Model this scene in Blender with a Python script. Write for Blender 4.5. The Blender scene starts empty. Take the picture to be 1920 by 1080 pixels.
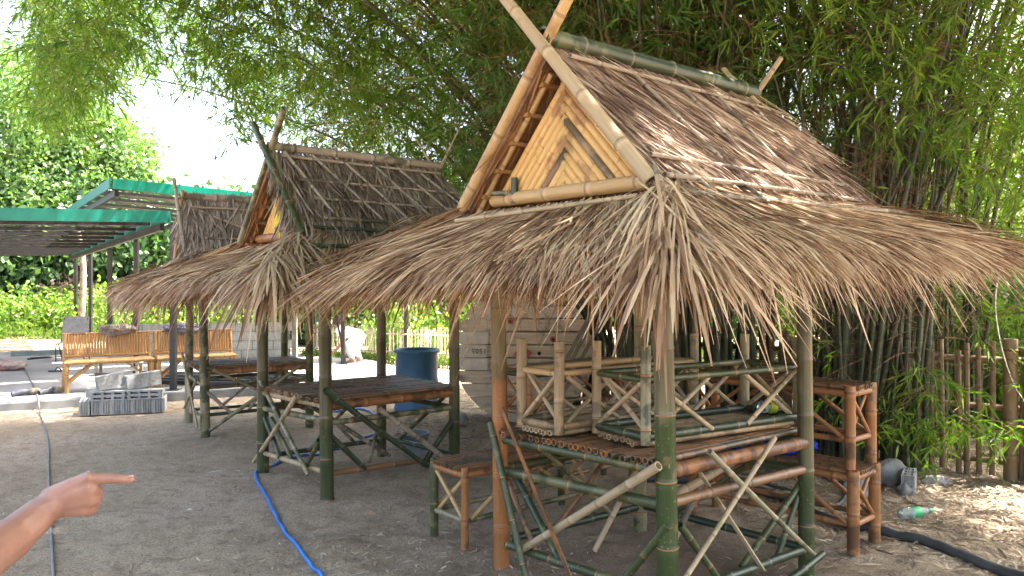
import bpy, math, random
import numpy as np
from mathutils import Vector, Matrix

random.seed(7)
RNG = np.random.default_rng(7)
R = math.radians
SC = bpy.context.scene
COL = SC.collection

# ------------------------------------------------------------------ camera, sky, sun, exposure
cam_d = bpy.data.cameras.new("camera"); cam = bpy.data.objects.new("camera", cam_d); COL.objects.link(cam)
cam.location = (0, 0, 1.5); cam.rotation_euler = (R(90), 0, 0)
cam_d.sensor_width = 36; cam_d.lens = 27.19; cam_d.clip_start = 0.05; cam_d.clip_end = 500
SC.camera = cam

SUN_EL, SUN_AZ = 63.0, 78.0          # azimuth clockwise from +Y (camera looks along +Y)
world = bpy.data.worlds.new("World"); SC.world = world; world.use_nodes = True
wn = world.node_tree.nodes; wl = world.node_tree.links
sky = wn.new("ShaderNodeTexSky"); sky.sky_type = 'NISHITA'; sky.sun_disc = False
sky.sun_elevation = R(SUN_EL); sky.sun_rotation = R(SUN_AZ); sky.air_density = 1.0; sky.dust_density = 7.0; sky.ozone_density = 0.4
wl.new(sky.outputs[0], wn["Background"].inputs[0]); wn["Background"].inputs[1].default_value = 0.15
sd = bpy.data.lights.new("sun", 'SUN'); sun = bpy.data.objects.new("sun", sd); COL.objects.link(sun)
sd.energy = 4.5; sd.angle = R(0.55); sd.color = (1.0, 0.95, 0.87)
_s = Vector((math.sin(R(SUN_AZ))*math.cos(R(SUN_EL)), math.cos(R(SUN_AZ))*math.cos(R(SUN_EL)), math.sin(R(SUN_EL))))
sun.rotation_euler = _s.to_track_quat('Z', 'Y').to_euler()
sun.location = _s*60
SC.view_settings.view_transform = 'Standard'; SC.view_settings.look = 'None'
SC.view_settings.exposure = 3.25; SC.view_settings.gamma = 1.0
SC.view_settings.use_curve_mapping = False
SC.render.engine = 'CYCLES'
try:
    SC.cycles.max_bounces = 8; SC.cycles.transmission_bounces = 6; SC.cycles.diffuse_bounces = 5
    SC.cycles.use_denoising = True
except Exception: pass

# ------------------------------------------------------------------ material helpers
def new_mat(name):
    m = bpy.data.materials.new(name); m.use_nodes = True
    nt = m.node_tree; b = nt.nodes["Principled BSDF"]
    return m, nt, b
def N(nt, t, **kw):
    n = nt.nodes.new(t)
    for k, v in kw.items(): setattr(n, k, v)
    return n
def L(nt, a, b): nt.links.new(a, b)
def ramp(nt, fac, stops, interp='LINEAR'):
    r = N(nt, "ShaderNodeValToRGB"); r.color_ramp.interpolation = interp
    el = r.color_ramp.elements
    while len(el) < len(stops): el.new(0.5)
    for e, (p, c) in zip(el, stops):
        e.position = p; e.color = (*c, 1) if len(c) == 3 else c
    if fac is not None: L(nt, fac, r.inputs[0])
    return r.outputs[0]
def mix(nt, fac, a, b, mode='MIX'):
    m = N(nt, "ShaderNodeMix", data_type='RGBA', blend_type=mode)
    for i, v in ((0, fac), (6, a), (7, b)):
        if isinstance(v, (int, float)): m.inputs[i].default_value = v
        elif isinstance(v, tuple): m.inputs[i].default_value = (*v, 1)
        else: L(nt, v, m.inputs[i])
    return m.outputs[2]
def math_n(nt, op, a, b=0.0, c=None):
    m = N(nt, "ShaderNodeMath", operation=op)
    for i, v in enumerate((a, b) if c is None else (a, b, c)):
        if isinstance(v, (int, float)): m.inputs[i].default_value = v
        else: L(nt, v, m.inputs[i])
    return m.outputs[0]
def noise(nt, vec, scale, detail=4, rough=0.55, out=0):
    n = N(nt, "ShaderNodeTexNoise"); n.inputs["Scale"].default_value = scale
    n.inputs["Detail"].default_value = detail; n.inputs["Roughness"].default_value = rough
    if vec is not None: L(nt, vec, n.inputs["Vector"])
    return n.outputs[out]
def bump(nt, b, h, strength, dist=0.01):
    n = N(nt, "ShaderNodeBump"); n.inputs["Strength"].default_value = strength; n.inputs["Distance"].default_value = dist
    L(nt, h, n.inputs["Height"]); L(nt, n.outputs[0], b.inputs["Normal"])

def simple_mat(name, c1, c2=None, rough=0.7, scale=8, metal=0.0, bmp=0.0, spec=0.5, island=False):
    m, nt, b = new_mat(name)
    b.inputs["Roughness"].default_value = rough; b.inputs["Metallic"].default_value = metal
    b.inputs["Specular IOR Level"].default_value = spec
    tc = N(nt, "ShaderNodeTexCoord").outputs["Object"]
    f = noise(nt, tc, scale)
    if c2 is None: c2 = tuple(x*0.6 for x in c1)
    col = ramp(nt, f, [(0.35, c1), (0.65, c2)])
    if island:
        g = N(nt, "ShaderNodeNewGeometry").outputs["Random Per Island"]
        v = math_n(nt, 'MULTIPLY_ADD', g, 0.7, 0.65)
        col = mix(nt, 1.0, col, v, 'MULTIPLY')
    L(nt, col, b.inputs["Base Color"])
    if bmp: bump(nt, b, f, bmp)
    return m

def bamboo_mat(name, ca, cb, ring=(0.5, 0.16, 0.05), patch=(0.42, 0.2, 0.08), patch_amt=0.3, rough=0.35, wax=None, spec=0.5, specks=0.0):
    if wax is None: wax = tuple(min(.6, x*1.9+.02) for x in cb)
    """UV.y counts internodes, a node sits at every whole number."""
    m, nt, b = new_mat(name)
    uv = N(nt, "ShaderNodeUVMap"); sep = N(nt, "ShaderNodeSeparateXYZ"); L(nt, uv.outputs[0], sep.inputs[0])
    oi = N(nt, "ShaderNodeObjectInfo").outputs["Random"]
    tc = N(nt, "ShaderNodeTexCoord").outputs["Object"]
    off = math_n(nt, 'MULTIPLY', oi, 37.0)
    u4 = math_n(nt, 'MULTIPLY', sep.outputs[0], 14.0)
    v1 = math_n(nt, 'MULTIPLY_ADD', sep.outputs[1], 0.7, off)
    cmb = N(nt, "ShaderNodeCombineXYZ"); L(nt, u4, cmb.inputs[0]); L(nt, v1, cmb.inputs[1]); L(nt, off, cmb.inputs[2])
    streak = noise(nt, cmb.outputs[0], 1.6, 5, 0.65)
    fine_c = N(nt, "ShaderNodeCombineXYZ")
    L(nt, math_n(nt, 'MULTIPLY', sep.outputs[0], 60.0), fine_c.inputs[0]); L(nt, v1, fine_c.inputs[1])
    fine = noise(nt, fine_c.outputs[0], 2.0, 3)
    col = ramp(nt, streak, [(0.3, ca), (0.62, cb)])
    col = mix(nt, math_n(nt, 'MULTIPLY', fine, 0.35), col, tuple(min(1, x*1.7) for x in cb))
    # peeled skin
    pn = noise(nt, tc, 5.0, 4, 0.6)
    pn = math_n(nt, 'ADD', pn, math_n(nt, 'MULTIPLY', math_n(nt, 'SUBTRACT', oi, 0.5), 0.12))
    pf = ramp(nt, pn, [(0.62-patch_amt*0.3, (0, 0, 0)), (0.68-patch_amt*0.3, (1, 1, 1))])
    col = mix(nt, math_n(nt, 'MULTIPLY', pf, 0.85 if patch_amt > 0 else 0.0), col, patch)
    if specks > 0:
        sp = noise(nt, tc, 70.0, 2, 0.5)
        sf = ramp(nt, sp, [(0.68, (0, 0, 0)), (0.71, (1, 1, 1))])
        col = mix(nt, math_n(nt, 'MULTIPLY', sf, specks), col, (0.45, 0.38, 0.2))
    # node ring
    fr = math_n(nt, 'FRACT', sep.outputs[1])
    lo = ramp(nt, fr, [(0.0, (1, 1, 1)), (0.014, (1, 1, 1)), (0.024, (0, 0, 0))])
    hi = ramp(nt, fr, [(0.968, (0, 0, 0)), (0.982, (1, 1, 1))])
    waxf = ramp(nt, fr, [(0.86, (0, 0, 0)), (0.955, (1, 1, 1)), (0.957, (0, 0, 0))])
    col = mix(nt, math_n(nt, 'MULTIPLY', waxf, 0.35), col, wax)
    rn = math_n(nt, 'MULTIPLY_ADD', fine, 0.9, 0.2)
    col = mix(nt, math_n(nt, 'MULTIPLY', lo, rn), col, tuple(x*0.45 for x in ca))
    col = mix(nt, math_n(nt, 'MULTIPLY', hi, rn), col, ring)
    L(nt, col, b.inputs["Base Color"])
    b.inputs["Specular IOR Level"].default_value = spec
    L(nt, ramp(nt, streak, [(0.3, (rough,)*3), (0.7, (min(1, rough+0.25),)*3)]), b.inputs["Roughness"])
    bump(nt, b, math_n(nt, 'ADD', fine, math_n(nt, 'MULTIPLY', lo, -0.8)), 0.35, 0.002)
    return m

def split_post(name, low, high, z):
    m = bamboo_mat(name, *low, rough=.3, specks=.4, ring=(0.45, 0.16, 0.05), patch_amt=.12, patch=(0.2, 0.13, 0.06))
    nt = m.node_tree; b = nt.nodes["Principled BSDF"]; src = b.inputs["Base Color"].links[0].from_socket
    tc = N(nt, "ShaderNodeTexCoord").outputs["Object"]; sp = N(nt, "ShaderNodeSeparateXYZ"); L(nt, tc, sp.inputs[0])
    mp = N(nt, "ShaderNodeMapping"); L(nt, tc, mp.inputs[0]); mp.inputs["Scale"].default_value = (26, 26, 1.2)
    nz = noise(nt, mp.outputs[0], 1.0, 4, .6)
    zz = math_n(nt, 'ADD', sp.outputs[2], math_n(nt, 'MULTIPLY', nz, .35))
    f = ramp(nt, math_n(nt, 'SUBTRACT', zz, z-.5+.17), [(.47, (0, 0, 0)), (.53, (1, 1, 1))])
    hi = ramp(nt, nz, [(.35, high[0]), (.62, high[1])])
    oldring = mix(nt, math_n(nt, 'MULTIPLY', f, .82), src, hi); L(nt, oldring, b.inputs["Base Color"]); return m

def strand_mat(name, stops, rough=0.75, spec=0.2):
    m, nt, b = new_mat(name)
    g = N(nt, "ShaderNodeNewGeometry").outputs["Random Per Island"]
    tc = N(nt, "ShaderNodeTexCoord").outputs["Object"]
    big = noise(nt, tc, 2.2, 3)
    f = math_n(nt, 'ADD', math_n(nt, 'MULTIPLY', g, 0.75), math_n(nt, 'MULTIPLY', math_n(nt, 'SUBTRACT', big, 0.35), 0.8))
    col = ramp(nt, f, stops)
    fib = noise(nt, tc, 60, 2)
    col = mix(nt, math_n(nt, 'MULTIPLY', fib, 0.35), col, stops[0][1])
    L(nt, col, b.inputs["Base Color"]); b.inputs["Roughness"].default_value = rough
    b.inputs["Specular IOR Level"].default_value = spec
    tr = N(nt, "ShaderNodeBsdfTranslucent"); L(nt, col, tr.inputs[0])
    ms = N(nt, "ShaderNodeMixShader"); ms.inputs[0].default_value = 0.12
    L(nt, b.outputs[0], ms.inputs[1]); L(nt, tr.outputs[0], ms.inputs[2])
    L(nt, ms.outputs[0], nt.nodes["Material Output"].inputs[0])
    return m

def leaf_mat(name, stops, trans=0.45, rough=0.5, spec=0.35, tint=(1.25, 1.35, 0.6)):
    m, nt, b = new_mat(name)
    g = N(nt, "ShaderNodeNewGeometry").outputs["Random Per Island"]
    tc = N(nt, "ShaderNodeTexCoord").outputs["Object"]
    big = noise(nt, tc, 0.9, 3)
    f = math_n(nt, 'ADD', math_n(nt, 'MULTIPLY', g, 0.7), math_n(nt, 'MULTIPLY', math_n(nt, 'SUBTRACT', big, 0.35), 0.9))
    col = ramp(nt, f, stops)
    L(nt, col, b.inputs["Base Color"]); b.inputs["Roughness"].default_value = rough
    b.inputs["Specular IOR Level"].default_value = spec
    tr = N(nt, "ShaderNodeBsdfTranslucent")
    L(nt, mix(nt, 1.0, col, tint, 'MULTIPLY'), tr.inputs[0])
    ms = N(nt, "ShaderNodeMixShader"); ms.inputs[0].default_value = trans
    L(nt, b.outputs[0], ms.inputs[1]); L(nt, tr.outputs[0], ms.inputs[2])
    L(nt, ms.outputs[0], nt.nodes["Material Output"].inputs[0])
    return m

M = {}
M['green'] = bamboo_mat('green_bamboo', (0.018, 0.032, 0.009), (0.05, 0.058, 0.022), patch=(0.13, 0.12, 0.05), patch_amt=0.15, rough=0.28, specks=0.5, ring=(0.45, 0.17, 0.06))
M['deep'] = bamboo_mat('deep_green_bamboo', (0.011, 0.02, 0.011), (0.028, 0.04, 0.018), patch=(0.1, 0.11, 0.05), patch_amt=0.05, rough=0.25, ring=(0.22, 0.2, 0.12))
M['olive'] = bamboo_mat('olive_bamboo', (0.10, 0.10, 0.05), (0.22, 0.19, 0.11), patch=(0.035, 0.045, 0.02), patch_amt=0.35, rough=0.35, ring=(0.48, 0.17, 0.06), specks=0.3)
M['orange'] = bamboo_mat('orange_bamboo', (0.15, 0.057, 0.02), (0.27, 0.122, 0.042), patch=(0.085, 0.042, 0.02), patch_amt=0.35, rough=0.38, ring=(0.2, 0.07, 0.025))
M['tan'] = bamboo_mat('tan_bamboo', (0.29, 0.18, 0.072), (0.41, 0.275, 0.125), patch=(0.3, 0.17, 0.075), patch_amt=0.1, rough=0.42, ring=(0.22, 0.13, 0.07), wax=(0.6, 0.5, 0.35))
M['pale'] = bamboo_mat('pale_bamboo', (0.21, 0.155, 0.088), (0.33, 0.25, 0.15), patch=(0.2, 0.17, 0.08), patch_amt=0.25, rough=0.5, ring=(0.24, 0.14, 0.08))
M['khaki'] = bamboo_mat('khaki_bamboo', (0.13, 0.088, 0.042), (0.26, 0.18, 0.092), patch=(0.09, 0.065, 0.03), patch_amt=0.35, rough=0.4, ring=(0.3, 0.17, 0.08))
M['grey'] = bamboo_mat('grey_weathered_bamboo', (0.16, 0.13, 0.095), (0.3, 0.25, 0.19), patch=(0.1, 0.085, 0.06), patch_amt=0.25, rough=0.7, ring=(0.12, 0.09, 0.06), spec=0.2)
M['brown'] = bamboo_mat('brown_bamboo', (0.10, 0.05, 0.025), (0.2, 0.105, 0.05), patch=(0.06, 0.05, 0.025), patch_amt=0.3, rough=0.28, ring=(0.06, 0.03, 0.02))
M['sofa'] = bamboo_mat('honey_bamboo', (0.26, 0.125, 0.038), (0.37, 0.2, 0.07), patch=(0.36, 0.17, 0.05), patch_amt=0.1, rough=0.35, ring=(0.2, 0.1, 0.04))
M['culm'] = bamboo_mat('living_bamboo', (0.014, 0.022, 0.008), (0.038, 0.048, 0.018), patch=(0.085, 0.06, 0.035), patch_amt=0.25, rough=0.5, ring=(0.14, 0.12, 0.07))
M['gable'] = bamboo_mat('fresh_split_bamboo', (0.40, 0.225, 0.07), (0.54, 0.345, 0.125), patch=(0.3, 0.15, 0.06), patch_amt=0.12, rough=0.42, ring=(0.2, 0.1, 0.04))
M['postA'] = split_post('green_post_faded_above', ((0.018, 0.036, 0.01), (0.045, 0.062, 0.02)), ((0.06, 0.056, 0.03), (0.17, 0.14, 0.08)), .96)
M['postB'] = split_post('orange_post_olive_above', ((0.17, 0.062, 0.02), (0.28, 0.12, 0.042)), ((0.035, 0.04, 0.018), (0.17, 0.15, 0.07)), 1.0)
M['post2'] = split_post('green_post_olive_above', ((0.016, 0.03, 0.01), (0.045, 0.055, 0.022)), ((0.04, 0.038, 0.02), (0.13, 0.115, 0.06)), .55)
M['thatch1'] = strand_mat('dry_thatch', [(0.05, (0.085, 0.048, 0.035)), (0.3, (0.215, 0.14, 0.105)), (0.55, (0.40, 0.28, 0.20)), (0.8, (0.54, 0.41, 0.29)), (1.0, (0.68, 0.54, 0.37))])
M['fringe1'] = strand_mat('tan_thatch', [(0.05, (0.10, 0.045, 0.025)), (0.3, (0.32, 0.195, 0.115)), (0.55, (0.53, 0.37, 0.225)), (0.8, (0.65, 0.49, 0.31)), (1.0, (0.75, 0.61, 0.41))])
M['thatch2'] = strand_mat('old_thatch', [(0.05, (0.07, 0.05, 0.036)), (0.35, (0.2, 0.15, 0.108)), (0.6, (0.33, 0.26, 0.19)), (1.0, (0.48, 0.4, 0.29))])
M['thatch3'] = strand_mat('grey_thatch', [(0.05, (0.14, 0.10, 0.08)), (0.35, (0.32, 0.25, 0.2)), (0.6, (0.48, 0.4, 0.33)), (1.0, (0.62, 0.53, 0.44))])
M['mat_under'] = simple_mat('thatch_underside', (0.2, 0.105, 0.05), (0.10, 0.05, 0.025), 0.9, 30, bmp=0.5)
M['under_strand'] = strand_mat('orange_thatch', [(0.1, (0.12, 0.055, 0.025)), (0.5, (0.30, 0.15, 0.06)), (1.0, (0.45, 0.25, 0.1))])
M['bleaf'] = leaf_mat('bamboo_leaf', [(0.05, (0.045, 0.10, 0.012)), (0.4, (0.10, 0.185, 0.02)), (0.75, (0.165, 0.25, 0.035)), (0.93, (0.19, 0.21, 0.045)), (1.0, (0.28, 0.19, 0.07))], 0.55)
M['bleaf_dark'] = leaf_mat('shaded_bamboo_leaf', [(0.05, (0.03, 0.075, 0.014)), (0.45, (0.06, 0.13, 0.02)), (0.85, (0.10, 0.18, 0.03)), (1.0, (0.2, 0.15, 0.06))], 0.4)  # darker copy of the bamboo leaf, shade put into its colour
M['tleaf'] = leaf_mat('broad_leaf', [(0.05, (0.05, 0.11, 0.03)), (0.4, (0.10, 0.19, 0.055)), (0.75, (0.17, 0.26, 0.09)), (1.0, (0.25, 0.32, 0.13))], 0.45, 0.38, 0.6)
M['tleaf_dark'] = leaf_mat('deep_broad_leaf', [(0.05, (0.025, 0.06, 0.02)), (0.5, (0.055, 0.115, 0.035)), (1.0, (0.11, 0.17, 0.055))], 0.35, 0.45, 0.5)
M['tleaf_lime'] = leaf_mat('lime_leaf', [(0.05, (0.06, 0.13, 0.025)), (0.5, (0.12, 0.21, 0.035)), (1.0, (0.22, 0.28, 0.06))], 0.5, 0.5, 0.4)
M['pinkleaf'] = leaf_mat('dry_pink_leaf', [(0.1, (0.2, 0.12, 0.09)), (0.6, (0.38, 0.25, 0.2)), (1.0, (0.5, 0.36, 0.27))], 0.3)
M['twig'] = simple_mat('twig_bark', (0.17, 0.085, 0.04), (0.09, 0.05, 0.025), 0.85, 9, island=True)
M['bark'] = simple_mat('bark', (0.27, 0.22, 0.18), (0.13, 0.10, 0.08), 0.9, 7, bmp=0.8)
M['black_steel'] = simple_mat('black_painted_steel', (0.012, 0.012, 0.014), (0.022, 0.02, 0.022), 0.45, 12)
M['dark_steel'] = simple_mat('brown_black_steel', (0.03, 0.022, 0.02), (0.018, 0.014, 0.013), 0.5, 12)
M['green_sheet'] = simple_mat('teal_green_sheet_metal', (0.0, 0.20, 0.14), (0.0, 0.155, 0.11), 0.35, 3)
M['roof_under'] = simple_mat('grey_sheet_underside', (0.05, 0.055, 0.06), (0.035, 0.038, 0.04), 0.5, 5)
M['slit'] = simple_mat('clear_corrugated_sheet', (0.75, 0.78, 0.8), (0.7, 0.72, 0.75), 0.3, 5)
M['concrete'] = simple_mat('concrete_block_grey', (0.34, 0.34, 0.33), (0.25, 0.25, 0.24), 0.9, 22, bmp=0.5)
M['blue_tank'] = simple_mat('faded_blue_plastic', (0.035, 0.12, 0.25), (0.05, 0.15, 0.27), 0.5, 5)
M['blue_hose'] = simple_mat('blue_hose', (0.02, 0.13, 0.42), (0.03, 0.17, 0.5), 0.4, 5)
M['grey_hose'] = simple_mat('grey_hose', (0.2, 0.195, 0.185), (0.13, 0.13, 0.125), 0.6, 5)
M['black_pipe'] = simple_mat('black_pipe', (0.03, 0.033, 0.037), (0.06, 0.06, 0.06), 0.55, 6)
M['rock'] = simple_mat('grey_rock', (0.3, 0.29, 0.27), (0.18, 0.17, 0.16), 0.9, 9, bmp=0.8)
M['bucket'] = simple_mat('grey_blue_plastic', (0.16, 0.2, 0.25), (0.2, 0.23, 0.27), 0.5, 9)
M['weathered_wood'] = simple_mat('weathered_wood', (0.3, 0.25, 0.19), (0.2, 0.17, 0.13), 0.85, 9, bmp=0.4)

# drum planks: grain along local x
m, nt, b = new_mat('drum_plank')
tc = N(nt, "ShaderNodeTexCoord").outputs["Object"]; mp = N(nt, "ShaderNodeMapping"); L(nt, tc, mp.inputs[0])
mp.inputs["Scale"].default_value = (1.2, 14, 14)
oi = N(nt, "ShaderNodeObjectInfo").outputs["Random"]
grain = noise(nt, mp.outputs[0], 3, 5, 0.6)
c = ramp(nt, grain, [(0.3, (0.38, 0.29, 0.19)), (0.7, (0.56, 0.44, 0.30))])
c = mix(nt, math_n(nt, 'MULTIPLY', oi, 0.35), c, (0.55, 0.48, 0.38))
st = noise(nt, tc, 5, 4, 0.6); c = mix(nt, ramp(nt, st, [(0.56, (0, 0, 0)), (0.66, (0.75,)*3)]), c, (0.11, 0.08, 0.055))
L(nt, c, b.inputs["Base Color"]); b.inputs["Roughness"].default_value = 0.85; bump(nt, b, grain, 0.4, 0.004)
M['drum'] = m
M['red_paint'] = simple_mat('faded_red_paint', (0.42, 0.07, 0.06), (0.3, 0.07, 0.06), 0.7, 20)
M['hole'] = simple_mat('dark_hole', (0.01, 0.01, 0.01), (0.008, 0.008, 0.008), 0.95)
M['ink'] = simple_mat('stencil_ink', (0.035, 0.03, 0.03), (0.06, 0.05, 0.045), 0.9, 60)
M['faint_ink'] = simple_mat('faint_stencil_ink', (0.14, 0.12, 0.10), (0.17, 0.145, 0.12), 0.9, 60)

# ground
m, nt, b = new_mat('sandy_dirt')
tc = N(nt, "ShaderNodeTexCoord").outputs["Object"]
n1 = noise(nt, tc, 0.7, 5, 0.6); n2 = noise(nt, tc, 9, 6, 0.7); n3 = noise(nt, tc, 90, 4, 0.7); n4 = noise(nt, tc, 320, 2, 0.6)
c = ramp(nt, n1, [(0.33, (0.43, 0.32, 0.215)), (0.5, (0.56, 0.43, 0.30)), (0.68, (0.63, 0.50, 0.365))])
c = mix(nt, math_n(nt, 'MULTIPLY', ramp(nt, n2, [(0.48, (0, 0, 0)), (0.66, (1, 1, 1))]), 0.6), c, (0.27, 0.19, 0.125))
c = mix(nt, ramp(nt, n3, [(0.36, (0.85,)*3), (0.50, (0, 0, 0))]), c, (0.17, 0.12, 0.08))
c = mix(nt, ramp(nt, n4, [(0.62, (0, 0, 0)), (0.75, (0.6,)*3)]), c, (0.62, 0.55, 0.46))
# darker soil colour below the near hut
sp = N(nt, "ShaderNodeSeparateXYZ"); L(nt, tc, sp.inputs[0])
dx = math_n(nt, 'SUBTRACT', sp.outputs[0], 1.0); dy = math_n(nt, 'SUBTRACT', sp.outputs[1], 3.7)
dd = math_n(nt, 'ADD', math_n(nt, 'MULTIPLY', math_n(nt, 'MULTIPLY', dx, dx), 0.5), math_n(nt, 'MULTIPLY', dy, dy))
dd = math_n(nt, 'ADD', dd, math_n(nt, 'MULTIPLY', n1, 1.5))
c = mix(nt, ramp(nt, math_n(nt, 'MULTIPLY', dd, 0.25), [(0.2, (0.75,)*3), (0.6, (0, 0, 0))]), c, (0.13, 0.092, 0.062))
L(nt, c, b.inputs["Base Color"]); b.inputs["Roughness"].default_value = 0.95; b.inputs["Specular IOR Level"].default_value = 0.15
h = math_n(nt, 'ADD', math_n(nt, 'MULTIPLY', n2, 0.8), math_n(nt, 'ADD', math_n(nt, 'MULTIPLY', n3, 0.6), math_n(nt, 'MULTIPLY', n4, 0.2)))
bump(nt, b, h, 1.0, 0.045)
M['dirt'] = m
m, nt, b = new_mat('cement_slab')
tc = N(nt, "ShaderNodeTexCoord").outputs["Object"]
n1 = noise(nt, tc, 0.9, 5, 0.6); n2 = noise(nt, tc, 14, 5, 0.7)
c = ramp(nt, n1, [(0.35, (0.2, 0.2, 0.2)), (0.65, (0.31, 0.305, 0.295))])
c = mix(nt, math_n(nt, 'MULTIPLY', n2, 0.5), c, (0.2, 0.2, 0.2))
L(nt, c, b.inputs["Base Color"]); b.inputs["Roughness"].default_value = 0.8; bump(nt, b, n2, 0.4, 0.01)
M['slab'] = m
# skin
m, nt, b = new_mat('skin')
tc = N(nt, "ShaderNodeTexCoord").outputs["Object"]
n1 = noise(nt, tc, 18, 4, 0.6)
c = ramp(nt, n1, [(0.35, (0.26, 0.125, 0.085)), (0.65, (0.33, 0.17, 0.12))])
L(nt, c, b.inputs["Base Color"]); b.inputs["Roughness"].default_value = 0.5
b.inputs["Subsurface Weight"].default_value = 0.12; b.inputs["Subsurface Radius"].default_value = (0.012, 0.005, 0.003)
n2 = noise(nt, tc, 160, 4, 0.6); bump(nt, b, n2, 0.15, 0.001)
M['skin'] = m
M['nail'] = simple_mat('finger_nail', (0.46, 0.27, 0.22), (0.44, 0.25, 0.2), 0.3)
def cloth(name, a, b_, sc=25): return simple_mat(name, a, b_, 0.95, sc, bmp=0.3, spec=0.1)

# ------------------------------------------------------------------ mesh helpers
def link(o, parent=None):
    COL.objects.link(o)
    if parent is not None: o.parent = parent
    return o
def tag(o, label=None, cat=None, group=None, kind=None):
    if label: o['label'] = label
    if cat: o['category'] = cat
    if group: o['group'] = group
    if kind: o['kind'] = kind
    return o
def thing(name, label, cat, loc=(0, 0, 0), rz=0.0, group=None):
    o = bpy.data.objects.new(name, None); o.location = loc; o.rotation_euler = (0, 0, rz); link(o)
    return tag(o, label, cat, group)
def np_mesh(name, verts, faces, mat, parent=None, smooth=False, loc=None):
    """verts (n,3), faces (m,k) numpy, all faces with the same number of corners"""
    me = bpy.data.meshes.new(name)
    verts = np.asarray(verts, np.float32); faces = np.asarray(faces, np.int32)
    nf, k = faces.shape
    me.vertices.add(len(verts)); me.vertices.foreach_set('co', verts.ravel())
    me.loops.add(nf*k); me.loops.foreach_set('vertex_index', faces.ravel())
    me.polygons.add(nf); me.polygons.foreach_set('loop_start', np.arange(0, nf*k, k, dtype=np.int32))
    try: me.polygons.foreach_set('loop_total', np.full(nf, k, np.int32))
    except Exception: pass
    if smooth: me.polygons.foreach_set('use_smooth', np.ones(nf, bool))
    me.update(calc_edges=True)
    me.materials.append(mat)
    o = bpy.data.objects.new(name, me); link(o, parent)
    if loc is not None: o.location = loc
    return o

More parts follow.
